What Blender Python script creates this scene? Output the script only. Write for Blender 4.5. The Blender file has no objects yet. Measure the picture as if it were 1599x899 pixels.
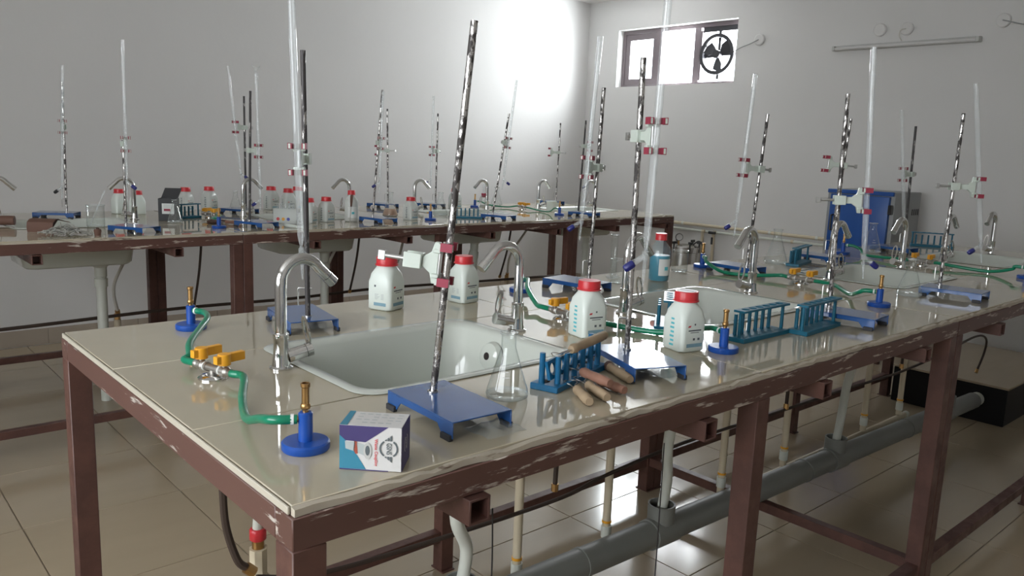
import bpy, bmesh, math, random
from mathutils import Vector, Matrix
random.seed(7)
scn = bpy.context.scene
COL = scn.collection
pi = math.pi
def rad(a): return a*pi/180

# ------------------------------------------------------------------ camera
cd = bpy.data.cameras.new('camera'); cam = bpy.data.objects.new('camera', cd); COL.objects.link(cam)
cd.sensor_width = 36.0; cd.lens = 1248.99/1599*36.0; cd.clip_start = .02
cam.matrix_world = Matrix(((.7470143, .0844455, -.6594229, 0), (-.6636630, .1529136, -.7322356, 0),
                           (.0390007, .9846250, .1702720, 1.301), (0, 0, 0, 1)))
scn.camera = cam
# ------------------------------------------------------------------ sky, daylight at the window, added side fill, exposure
w = bpy.data.worlds.new('world'); scn.world = w; w.use_nodes = True
w.node_tree.nodes['Background'].inputs[0].default_value = (.86, .93, 1, 1)
w.node_tree.nodes['Background'].inputs[1].default_value = 7.0
def area(name, loc, rot, sx, sy, power, col=(1, 1, 1)):
    l = bpy.data.lights.new(name, 'AREA'); l.shape = 'RECTANGLE'; l.size = sx; l.size_y = sy; l.energy = power; l.color = col
    o = bpy.data.objects.new(name, l); COL.objects.link(o); o.location = loc; o.rotation_euler = rot; return o
area('window_daylight', (6.02, 4.495, 2.17), (0, rad(90), 0), .5, 1.25, 125, (.93, .97, 1))       # the window in view
area('side_fill_light', (-2.19, .9, 1.65), (0, rad(-90), 0), 1.25, 3.0, 46, (1, .99, .96))   # added fill light, set in the unseen windows behind the camera
vs = scn.view_settings; vs.view_transform = 'Standard'; vs.look = 'None'; vs.gamma = 1; vs.use_curve_mapping = False; vs.exposure = 0.0

# ------------------------------------------------------------------ materials
MATS = {}
def nodes(name):
    m = bpy.data.materials.new(name); m.use_nodes = True; nt = m.node_tree
    return m, nt, nt.nodes['Principled BSDF']
def mat(name, col, rough=.5, metal=0., noise=0., nscale=20., bump=0., bscale=60., stretch=None, coat=0., spec=.5, emit=None, rvar=0.):
    m, nt, p = nodes(name)
    p.inputs['Base Color'].default_value = (*col, 1); p.inputs['Roughness'].default_value = rough; p.inputs['Metallic'].default_value = metal
    p.inputs['Specular IOR Level'].default_value = spec
    if coat: p.inputs['Coat Weight'].default_value = coat; p.inputs['Coat Roughness'].default_value = .05
    if noise or bump or rvar:
        tc = nt.nodes.new('ShaderNodeTexCoord'); mp = nt.nodes.new('ShaderNodeMapping'); nt.links.new(tc.outputs['Object'], mp.inputs[0])
        if stretch: mp.inputs['Scale'].default_value = stretch
    if noise or rvar:
        n = nt.nodes.new('ShaderNodeTexNoise'); n.inputs['Scale'].default_value = nscale; n.inputs['Detail'].default_value = 5
        nt.links.new(mp.outputs[0], n.inputs['Vector'])
    if noise:
        mx = nt.nodes.new('ShaderNodeMix'); mx.data_type = 'RGBA'
        mx.inputs[6].default_value = (*[c*(1-noise) for c in col], 1); mx.inputs[7].default_value = (*[min(1, c*(1+noise)) for c in col], 1)
        nt.links.new(n.outputs['Fac'], mx.inputs[0]); nt.links.new(mx.outputs[2], p.inputs['Base Color'])
    if rvar:
        mr = nt.nodes.new('ShaderNodeMapRange'); mr.inputs[3].default_value = max(0, rough-rvar); mr.inputs[4].default_value = rough+rvar
        nt.links.new(n.outputs['Fac'], mr.inputs[0]); nt.links.new(mr.outputs[0], p.inputs['Roughness'])
    if bump:
        b = nt.nodes.new('ShaderNodeTexNoise'); b.inputs['Scale'].default_value = bscale; b.inputs['Detail'].default_value = 4
        nt.links.new(mp.outputs[0], b.inputs['Vector'])
        bp = nt.nodes.new('ShaderNodeBump'); bp.inputs['Strength'].default_value = bump; bp.inputs['Distance'].default_value = .004
        nt.links.new(b.outputs['Fac'], bp.inputs['Height']); nt.links.new(bp.outputs[0], p.inputs['Normal'])
    MATS[name] = m; return m
def patchy(name, c1, c2, lo, hi, scale, stretch, r1=.5, r2=.6, m1=0., m2=0., bump=.3):
    """two finishes, the second showing in noise-shaped patches (chipped paint, worn chrome)"""
    m, nt, p = nodes(name)
    tc = nt.nodes.new('ShaderNodeTexCoord'); mp = nt.nodes.new('ShaderNodeMapping'); mp.inputs['Scale'].default_value = stretch
    nt.links.new(tc.outputs['Object'], mp.inputs[0])
    n = nt.nodes.new('ShaderNodeTexNoise'); n.inputs['Scale'].default_value = scale; n.inputs['Detail'].default_value = 6; n.inputs['Roughness'].default_value = .65
    nt.links.new(mp.outputs[0], n.inputs['Vector'])
    mr = nt.nodes.new('ShaderNodeMapRange'); mr.inputs[1].default_value = lo; mr.inputs[2].default_value = hi
    nt.links.new(n.outputs['Fac'], mr.inputs[0])
    mx = nt.nodes.new('ShaderNodeMix'); mx.data_type = 'RGBA'; mx.inputs[6].default_value = (*c1, 1); mx.inputs[7].default_value = (*c2, 1)
    nt.links.new(mr.outputs[0], mx.inputs[0]); nt.links.new(mx.outputs[2], p.inputs['Base Color'])
    for a, b, s in ((r1, r2, 'Roughness'), (m1, m2, 'Metallic')):
        q = nt.nodes.new('ShaderNodeMapRange'); q.inputs[3].default_value = a; q.inputs[4].default_value = b
        nt.links.new(mr.outputs[0], q.inputs[0]); nt.links.new(q.outputs[0], p.inputs[s])
    if bump:
        bp = nt.nodes.new('ShaderNodeBump'); bp.inputs['Strength'].default_value = bump; bp.inputs['Distance'].default_value = .001
        nt.links.new(mr.outputs[0], bp.inputs['Height']); nt.links.new(bp.outputs[0], p.inputs['Normal'])
    MATS[name] = m; return m
def glass(name, tint=(.95, .97, .96), edge=(.55, .6, .6), refl=.9, rough=.02, milk=0., milkcol=(.8, .84, .82)):
    """thin clear wall: see-through face on, more reflective and darker towards grazing angles"""
    m, nt, p = nodes(name); nt.nodes.remove(p); out = nt.nodes['Material Output']
    lw = nt.nodes.new('ShaderNodeLayerWeight'); lw.inputs[0].default_value = .35
    pw = nt.nodes.new('ShaderNodeMath'); pw.operation = 'POWER'; pw.inputs[1].default_value = 2.2; nt.links.new(lw.outputs['Facing'], pw.inputs[0])
    mx = nt.nodes.new('ShaderNodeMix'); mx.data_type = 'RGBA'; mx.inputs[6].default_value = (*tint, 1); mx.inputs[7].default_value = (*edge, 1)
    nt.links.new(pw.outputs[0], mx.inputs[0])
    tr = nt.nodes.new('ShaderNodeBsdfTransparent'); nt.links.new(mx.outputs[2], tr.inputs[0])
    gl = nt.nodes.new('ShaderNodeBsdfGlossy'); gl.inputs['Roughness'].default_value = rough; gl.inputs[0].default_value = (refl, refl, refl, 1)
    l2 = nt.nodes.new('ShaderNodeLayerWeight'); l2.inputs[0].default_value = .5
    p5 = nt.nodes.new('ShaderNodeMath'); p5.operation = 'POWER'; p5.inputs[1].default_value = 4.0; nt.links.new(l2.outputs['Facing'], p5.inputs[0])
    fr = nt.nodes.new('ShaderNodeMapRange'); fr.inputs[3].default_value = .05; fr.inputs[4].default_value = .75; nt.links.new(p5.outputs[0], fr.inputs[0])
    ms = nt.nodes.new('ShaderNodeMixShader'); nt.links.new(fr.outputs[0], ms.inputs[0]); nt.links.new(tr.outputs[0], ms.inputs[1]); nt.links.new(gl.outputs[0], ms.inputs[2])
    last = ms
    if milk:
        df = nt.nodes.new('ShaderNodeBsdfDiffuse'); df.inputs[0].default_value = (*milkcol, 1)
        m2 = nt.nodes.new('ShaderNodeMixShader'); m2.inputs[0].default_value = milk
        nt.links.new(ms.outputs[0], m2.inputs[1]); nt.links.new(df.outputs[0], m2.inputs[2]); last = m2
    nt.links.new(last.outputs[0], out.inputs[0]); MATS[name] = m; return m

mat('wall_paint', (.66, .65, .635), .75, noise=.05, nscale=1.3, bump=.12, bscale=35)
mat('ceiling_paint', (.72, .71, .70), .8)
mat('floor_grout', (.27, .22, .165), .7)
mat('floor_tile', (.39, .315, .22), .15, noise=.07, nscale=5, rvar=.05, stretch=(.5, 2, 1))
mat('skirting_tile', (.40, .34, .28), .25, noise=.08, nscale=6)
mat('top_tile', (.44, .39, .29), .035, noise=.07, nscale=9, rvar=.02, spec=.75)
mat('tile_edge', (.50, .46, .38), .4, noise=.08, nscale=30)
patchy('plaster_strip', (.46, .41, .33), (.16, .11, .08), .57, .64, 11, (1, 2, 6), .8, .7)
patchy('brown_steel', (.115, .052, .040), (.085, .038, .030), .4, .6, 12, (1, 1, 1), .42, .55, bump=.1)
patchy('chipped_steel', (.105, .050, .039), (.50, .44, .38), .575, .625, 7, (1.1, 4, 9), .45, .7, bump=.5)
patchy('chipped_steel_end', (.115, .056, .044), (.46, .41, .36), .60, .65, 7, (4, 1.1, 9), .45, .7, bump=.5)
mat('dark_inside', (.02, .014, .012), .9)
mat('ceramic', (.56, .59, .54), .12, coat=.3, noise=.03, nscale=8)
mat('chrome', (.72, .72, .71), .10, 1., rvar=.05, nscale=40)
patchy('worn_chrome', (.58, .56, .54), (.04, .034, .032), .46, .54, 80, (1, 1, .5), .2, .6, 1., .1)
patchy('dark_rod', (.05, .045, .045), (.5, .48, .46), .56, .62, 60, (1, 1, .3), .5, .25, .2, 1.)
mat('steel_wire', (.52, .51, .49), .35, 1.)
mat('blue_paint', (.02, .085, .27), .20, noise=.12, nscale=12, coat=.35)
mat('clip_metal', (.50, .50, .47), .35, .3)
mat('rubber', (.03, .03, .035), .7)
mat('burner_blue', (.008, .068, .34), .35)
mat('brass', (.50, .30, .12), .35, 1., noise=.25, nscale=60)
mat('hose_green', (.0, .20, .105), .3, coat=.2)
mat('hose_collar', (.75, .78, .76), .5)
mat('tap_yellow', (.78, .36, .02), .4)
mat('tap_metal', (.42, .40, .37), .38, .9, noise=.3, nscale=50)
mat('plastic_white', (.74, .80, .75), .32, noise=.02, nscale=10)
mat('cap_red', (.62, .035, .045), .33)
mat('cap_label', (.8, .8, .82), .5)
mat('print_blue', (.21, .36, .44), .5)
mat('print_teal', (.10, .50, .56), .5)
mat('print_dark', (.10, .12, .13), .6)
mat('print_grey', (.42, .46, .46), .6)
mat('print_red', (.62, .06, .07), .5)
mat('label_paper', (.70, .72, .70), .6)
mat('clamp_white', (.56, .62, .56), .4, noise=.05)
mat('clamp_metal', (.5, .5, .49), .35, .8)
mat('pad_red', (.30, .03, .06), .5)
mat('knob_blue', (.018, .022, .16), .35)
mat('knob_black', (.02, .02, .022), .4)
mat('rack_blue', (.004, .115, .26), .35)
mat('rack_teal', (.004, .12, .20), .4)
mat('wood', (.36, .265, .17), .6, noise=.3, nscale=25, stretch=(1, 1, .15))
mat('wood_red', (.25, .125, .085), .6, noise=.3, nscale=25, stretch=(1, 1, .15))
mat('wood_dark', (.09, .045, .035), .6)
glass('glass', (.96, .975, .97), (.56, .60, .59), milk=.025)
glass('tube_glass', (.95, .965, .965), (.72, .75, .76), milk=.16, milkcol=(.92, .95, .97))
glass('clear_film', (.95, .96, .96), (.75, .78, .8), rough=.15, milk=.14)
glass('clear_plastic', (.92, .94, .93), (.6, .64, .62), rough=.12, milk=.68, milkcol=(.74, .77, .74))
glass('bottle_plastic', (.94, .96, .96), (.7, .75, .75), rough=.12, milk=.08, milkcol=(.5, .7, .78))
glass('window_glass', (.96, .98, .98), (.8, .85, .85), rough=.05)
mat('blue_liquid', (.03, .27, .40), .12, coat=.6)
mat('amber_liquid', (.55, .36, .26), .2, coat=.4)
mat('pvc_grey', (.20, .205, .19), .5, noise=.15, nscale=5)
mat('pvc_cream', (.60, .52, .38), .45, noise=.1, nscale=8)
mat('pvc_white', (.62, .64, .58), .45, noise=.06, nscale=8)
mat('cable_brown', (.045, .028, .02), .6)
mat('cable_white', (.55, .53, .48), .6)
mat('cable_black', (.02, .018, .018), .5)
mat('box_black', (.022, .022, .025), .55)
mat('card_white', (.62, .61, .60), .5)
mat('card_purple', (.055, .04, .15), .5)
mat('card_teal', (.035, .22, .33), .5)
mat('rust_red', (.35, .07, .04), .5)
mat('card_brown', (.13, .065, .045), .7, noise=.2, nscale=12)
mat('oven_blue', (.018, .09, .34), .35)
mat('oven_grey', (.30, .31, .31), .5)
mat('window_frame', (.17, .14, .15), .6)
mat('fan_black', (.03, .03, .035), .5)
mat('fixture_grey', (.50, .50, .48), .5)
mat('stainless', (.60, .59, .57), .25, 1.)
mat('black_stone', (.006, .0055, .006), .5, spec=.2)
mat('dot_red', (.55, .03, .03), .4); mat('dot_yellow', (.7, .32, .02), .4); mat('dot_blue', (.03, .04, .3), .4)

# ------------------------------------------------------------------ mesh helpers
class MB:
    def __init__(s): s.v = []; s.f = []
    def add(s, vs, fs):
        b = len(s.v); s.v += [tuple(v) for v in vs]; s.f += [tuple(b+i for i in f) for f in fs]; return s
    def box(s, c, d, M=None):
        x, y, z = [k/2 for k in d]; c = Vector(c)
        pts = [Vector((a*x, b*y, e*z)) for e in (-1, 1) for a, b in ((-1, -1), (1, -1), (1, 1), (-1, 1))]
        if M: pts = [M @ p for p in pts]
        return s.add([p+c for p in pts], [(3, 2, 1, 0), (4, 5, 6, 7), (0, 1, 5, 4), (1, 2, 6, 5), (2, 3, 7, 6), (3, 0, 4, 7)])
    def span(s, x0, x1, y0, y1, z0, z1): return s.box(((x0+x1)/2, (y0+y1)/2, (z0+z1)/2), (x1-x0, y1-y0, z1-z0))
    def lathe(s, prof, n=20, o=(0, 0, 0), M=None):
        o = Vector(o); b = len(s.v); rings = []
        for r, z in prof:
            if r < 1e-6:
                p = Vector((0, 0, z)); p = M @ p if M else p; rings.append([len(s.v)]); s.v.append(tuple(p+o))
            else:
                ids = []
                for k in range(n):
                    p = Vector((r*math.cos(2*pi*k/n), r*math.sin(2*pi*k/n), z)); p = M @ p if M else p
                    ids.append(len(s.v)); s.v.append(tuple(p+o))
                rings.append(ids)
        for a, c in zip(rings, rings[1:]):
            for k in range(n):
                j = (k+1) % n
                if len(a) == 1 and len(c) == 1: continue
                if len(a) == 1: s.f.append((a[0], c[j], c[k]))
                elif len(c) == 1: s.f.append((a[k], a[j], c[0]))
                else: s.f.append((a[k], a[j], c[j], c[k]))
        return s
    def cyl(s, p0, p1, r0, r1=None, n=12):
        p0 = Vector(p0); d = Vector(p1)-p0; r1 = r0 if r1 is None else r1
        M = d.to_track_quat('Z', 'Y').to_matrix()
        return s.lathe([(0, 0), (r0, 0), (r1, d.length), (0, d.length)], n, p0, M)
    def turned(s, p0, p1, prof, n=16):
        p0 = Vector(p0); d = Vector(p1)-p0; M = d.to_track_quat('Z', 'Y').to_matrix()
        return s.lathe(prof, n, p0, M)
    def tube(s, pts, r, n=8, caps=True):
        pts = [Vector(p) for p in pts]; N = len(pts); rs = r if isinstance(r, (list, tuple)) else [r]*N
        t0 = (pts[1]-pts[0]).normalized(); up = Vector((0, 0, 1)) if abs(t0.z) < .9 else Vector((1, 0, 0))
        u = t0.cross(up).normalized(); rings = []
        for i, p in enumerate(pts):
            t = (pts[min(i+1, N-1)]-pts[max(i-1, 0)]).normalized()
            u = (u-t*u.dot(t)).normalized(); v = t.cross(u)
            ids = []
            for k in range(n):
                a = 2*pi*k/n; ids.append(len(s.v)); s.v.append(tuple(p+rs[i]*(math.cos(a)*u+math.sin(a)*v)))
            rings.append(ids)
        for a, c in zip(rings, rings[1:]):
            for k in range(n): s.f.append((a[k], a[(k+1) % n], c[(k+1) % n], c[k]))
        if caps: s.f.append(tuple(rings[0][::-1])); s.f.append(tuple(rings[-1]))
        return s
    def loft(s, rings, cap0=True, cap1=True):
        ids = []
        for r in rings:
            ids.append(list(range(len(s.v), len(s.v)+len(r)))); s.v += [tuple(p) for p in r]
        n = len(rings[0])
        for a, c in zip(ids, ids[1:]):
            for k in range(n): s.f.append((a[k], a[(k+1) % n], c[(k+1) % n], c[k]))
        if cap0: s.f.append(tuple(ids[0][::-1]))
        if cap1: s.f.append(tuple(ids[-1]))
        return s
    def prism(s, poly, z0, z1, M=None, o=(0, 0, 0)):
        a = [Vector((x, y, z0)) for x, y in poly]; b = [Vector((x, y, z1)) for x, y in poly]; o = Vector(o)
        if M: a = [M @ p for p in a]; b = [M @ p for p in b]
        return s.loft([[p+o for p in a], [p+o for p in b]])
    def holed(s, cx, cy, hx, hy, r, z0, z1, n=12):
        """rectangular cell of a plate with a round hole through it"""
        for z, fl in ((z1, 0), (z0, 1)):
            inn = [(cx+r*math.cos(2*pi*k/n+pi/4), cy+r*math.sin(2*pi*k/n+pi/4), z) for k in range(n)]
            outp = []
            for k in range(n):
                a = 2*pi*k/n+pi/4; c, q = math.cos(a), math.sin(a); m = max(abs(c), abs(q)); outp.append((cx+hx*c/m, cy+hy*q/m, z))
            b = len(s.v); s.v += inn+outp
            for k in range(n):
                j = (k+1) % n; f = (b+k, b+n+k, b+n+j, b+j); s.f.append(f[::-1] if fl else f)
            if not fl: t = b
            else:
                for k in range(n):
                    j = (k+1) % n; s.f.append((t+k, t+j, b+j, b+k)); s.f.append((t+n+j, t+n+k, b+n+k, b+n+j))
        return s
    def mesh(s, name, m, sharp=40, bevel=0, seg=1):
        me = bpy.data.meshes.new(name); me.from_pydata(s.v, [], s.f)
        bm = bmesh.new(); bm.from_mesh(me); bmesh.ops.recalc_face_normals(bm, faces=bm.faces)
        if bevel:
            es = [e for e in bm.edges if len(e.link_faces) == 2 and e.calc_face_angle(0) > rad(40)]
            bmesh.ops.bevel(bm, geom=es, offset=bevel, segments=seg, affect='EDGES', profile=.5)
        bm.to_mesh(me); bm.free()
        me.materials.append(MATS[m]); me.shade_smooth(); me.set_sharp_from_angle(angle=rad(sharp)); return me
    def build(s, name, m, parent=None, sharp=40, bevel=0, seg=1, label=None):
        return link(name, s.mesh(name, m, sharp, bevel, seg), parent, label)
def link(name, me, parent=None, label=None):
    o = bpy.data.objects.new(name, me); COL.objects.link(o)
    if parent: o.parent = parent
    if label: o['label'] = label
    return o
def tag(o, label, cat, group=None, kind=None):
    o['label'] = label; o['category'] = cat
    if group: o['group'] = group
    if kind: o['kind'] = kind
    return o
def thing(name, label, cat, loc=(0, 0, 0), rz=0., group=None):
    o = bpy.data.objects.new(name, None); COL.objects.link(o); o.empty_display_size = .05
    o.location = loc; o.rotation_euler = (0, 0, rz); return tag(o, label, cat, group)
def structure(o, label=None, cat=None):
    o['kind'] = 'structure'
    if label: o['label'] = label
    if cat: o['category'] = cat
    return o
def copy_tree(o, parent=None):
    c = o.copy(); COL.objects.link(c)
    if parent: c.parent = parent
    for ch in list(o.children): copy_tree(ch, c)
    return c
def cr(pts, k=6):
    P = [Vector(p) for p in pts]; out = []
    for i in range(len(P)-1):
        a, b, c, d = P[max(i-1, 0)], P[i], P[i+1], P[min(i+2, len(P)-1)]
        for j in range(k):
            t = j/k; out.append(.5*((2*b)+(c-a)*t+(2*a-5*b+4*c-d)*t*t+(3*b-a-3*c+d)*t**3))
    return out+[P[-1]]
def rr(hx, hy, r, z, n=5, cx=0, cy=0):
    out = []
    for q, (sx, sy) in enumerate(((1, 1), (-1, 1), (-1, -1), (1, -1))):
        for k in range(n+1):
            a = pi/2*(q+k/n); out.append((cx+sx*(hx-r)+r*math.cos(a), cy+sy*(hy-r)+r*math.sin(a), z))
    return out
def flat(name, m, parent, polys, M):
    """printed patches: flat polygons in the (u,v) plane of M"""
    b = MB()
    for p in polys:
        pts = [M @ Vector((u, v, 0)) for u, v in p]; b.add(pts, [tuple(range(len(pts)))])
    return b.build(name, m, parent)
def lettering(body, size, m, parent, M, name='lettering'):
    cu = bpy.data.curves.new('t', 'FONT'); cu.body = body; cu.size = size; cu.align_x = 'CENTER'; cu.align_y = 'CENTER'; cu.resolution_u = 3; cu.offset = size*.02
    t = bpy.data.objects.new('t', cu); COL.objects.link(t)
    me = bpy.data.meshes.new_from_object(t.evaluated_get(bpy.context.evaluated_depsgraph_get()))
    bpy.data.objects.remove(t); bpy.data.curves.remove(cu)
    me.transform(M); me.materials.clear(); me.materials.append(MATS[m]); me.name = name
    return link(name, me, parent)

# ------------------------------------------------------------------ the room
X0, X1, Y0, Y1, ZC = -2.08, 5.833, -2.303, 5.512, 2.703
ZT = .881
fl = structure(MB().span(X0-.1, X1+.1, Y0-.1, Y1+.1, -.08, -.004).build('floor', 'floor_grout'), 'glossy beige tiled floor', 'floor')
TX, TY = .51, .52
tile_me = MB().box((0, 0, -.004), (TX-.004, TY-.004, .008)).mesh('floor_tile', 'floor_tile', bevel=.0008)
nx = math.ceil((X1-X0)/TX-1e-6); ny = math.ceil((Y1-Y0)/TY-.1)
edge_me = MB().box((0, 0, -.004), (X1-(X0+(nx-1)*TX)-.002, TY-.004, .008)).mesh('floor_tile', 'floor_tile', bevel=.0008)
for i in range(nx):
    for j in range(ny):
        last = i == nx-1
        o = link('floor_tile', edge_me if last else tile_me, fl)
        o.location = ((X0+i*TX+X1)/2 if last else X0+(i+.5)*TX, Y0+(j+.5)*TY, 0)
structure(MB().span(X0-.15, X1+.15, Y0-.15, Y1+.15, ZC, ZC+.1).build('ceiling', 'ceiling_paint'), 'white painted ceiling', 'ceiling')
structure(MB().span(X0-.12, X1+.12, Y1, Y1+.12, -.08, ZC).build('wall_left', 'wall_paint'), 'long white wall behind the rear bench', 'wall')
structure(MB().span(X0-.12, X1+.12, Y0-.12, Y0, -.08, ZC).build('wall_near', 'wall_paint'), 'white wall behind the camera', 'wall')
def wall_x(name, xa, xb, ya, yb, za, zb, label):
    m = MB()
    m.span(xa, xb, Y0, ya, -.08, ZC); m.span(xa, xb, yb, Y1, -.08, ZC); m.span(xa, xb, ya, yb, -.08, za); m.span(xa, xb, ya, yb, zb, ZC)
    return structure(m.build(name, 'wall_paint'), label, 'wall')
WY0, WY1, WZ0, WZ1 = 3.862, 5.135, 1.915, 2.425
wall_x('wall_right', X1, X1+.16, WY0, WY1, WZ0, WZ1, 'white end wall with the small high window')
wall_x('wall_back', X0-.16, X0, -.6, 2.4, 1.0, 2.3, 'white wall out of view with openings added for fill light')
b = MB()
for i in range(15): b.span(X0+i*.53+.001, min(X1, X0+(i+1)*.53)-.001, Y1-.009, Y1-.0005, .001, .10)
structure(b.build('baseboard_left', 'skirting_tile'), 'low beige tile skirting along the long wall', 'skirting')
b = MB()
for i in range(15): b.span(X1-.009, X1-.0005, Y0+i*.525+.001, min(Y1-.011, Y0+(i+1)*.525)-.001, .001, .10)
structure(b.build('baseboard_right', 'skirting_tile'), 'low beige tile skirting along the end wall', 'skirting')
# the window in view
wn = structure(bpy.data.objects.new('window_1', None), 'small high window with three bays and an exhaust fan', 'window'); COL.objects.link(wn)
wn.location = (X1+.10, 0, 0)
fw = .035
for y0, y1, z0, z1 in ((WY0, WY1, WZ0, WZ0+.022), (WY0, WY1, WZ1-fw, WZ1), (WY0, WY0+.03, WZ0+.022, WZ1-fw), (WY1-.03, WY1, WZ0+.022, WZ1-fw)):
    MB().span(-.03, .03, y0, y1, z0, z1).build('window_frame', 'window_frame', wn, bevel=.002)
for y in (4.30, 4.715): MB().span(-.03, .03, y-.03, y+.03, WZ0+.022, WZ1-fw).build('mullion', 'window_frame', wn, bevel=.002)
sash = MB()
for y0, y1, z0, z1 in ((4.747, 5.103, WZ0+.024, WZ0+.075), (4.747, 5.103, WZ1-fw-.055, WZ1-fw-.002), (4.747, 4.785, WZ0+.076, WZ1-fw-.056), (5.05, 5.103, WZ0+.076, WZ1-fw-.056)):
    sash.span(-.022, .018, y0, y1, z0, z1)
sa = sash.build('sash', 'window_frame', wn); MB().span(-.002, .002, 4.785, 5.05, WZ0+.075, WZ1-fw-.055).build('pane', 'window_glass', sa)
# exhaust fan in the right-hand bay
fan = thing('exhaust_fan', 'black exhaust fan set in the right bay of the high window', 'fan', (X1+.075, 4.082, 2.158))
b = MB(); N = 28
for r0, r1, x0, x1 in ((.138, .168, -.03, .03),):
    ring = lambda r, x: [(x, r*math.cos(2*pi*k/N), r*math.sin(2*pi*k/N)) for k in range(N)]
    b.loft([ring(r0, x0), ring(r1, x0), ring(r1, x1), ring(r0, x1), ring(r0, x0)], False, False)
b.build('ring', 'fan_black', fan)
for k in range(3):
    a = rad(35+120*k); b = MB()
    pts = [(.03, -.014), (.07, -.055), (.122, -.062), (.136, -.01), (.120, .04), (.07, .03), (.03, .014)]
    f = lambda u, v, x: (x+.25*v, u*math.cos(a)-v*math.sin(a), u*math.sin(a)+v*math.cos(a))
    b.loft([[f(u, v, -.004) for u, v in pts], [f(u, v, .0) for u, v in pts]]).build('blade', 'fan_black', fan)
MB().cyl((-.035, 0, 0), (.03, 0, 0), .035, n=16).build('motor', 'fan_black', fan)
MB().span(.008, .022, .0, .17, -.022, .022).build('bracket', 'fan_black', fan); MB().span(.008, .022, -.17, 0, -.012, .012).build('bracket', 'fan_black', fan)
MB().span(.008, .022, -.012, .012, -.2, 0).build('bracket', 'fan_black', fan); MB().span(.008, .022, -.17, .17, .19, .232).build('bracket', 'fan_black', fan); MB().span(.008, .022, -.012, .012, 0, .19).build('bracket', 'fan_black', fan)
MB().span(-.0, .04, .172, .184, -.205, .205).build('mounting_plate', 'window_frame', fan)
# unseen windows added behind the camera to carry the fill light
wb = structure(bpy.data.objects.new('fill_window', None), 'row of unseen windows added for fill light', 'window'); COL.objects.link(wb); wb.location = (X0-.08, 0, 0)
for y in (-.585, .4, 1.4, 2.385): MB().span(-.025, .025, y-.015, y+.015, 1.03, 2.27).build('mullion', 'window_frame', wb)
for z in (1.015, 2.285): MB().span(-.025, .025, -.6, 2.4, z-.015, z+.015).build('window_frame', 'window_frame', wb)

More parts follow.
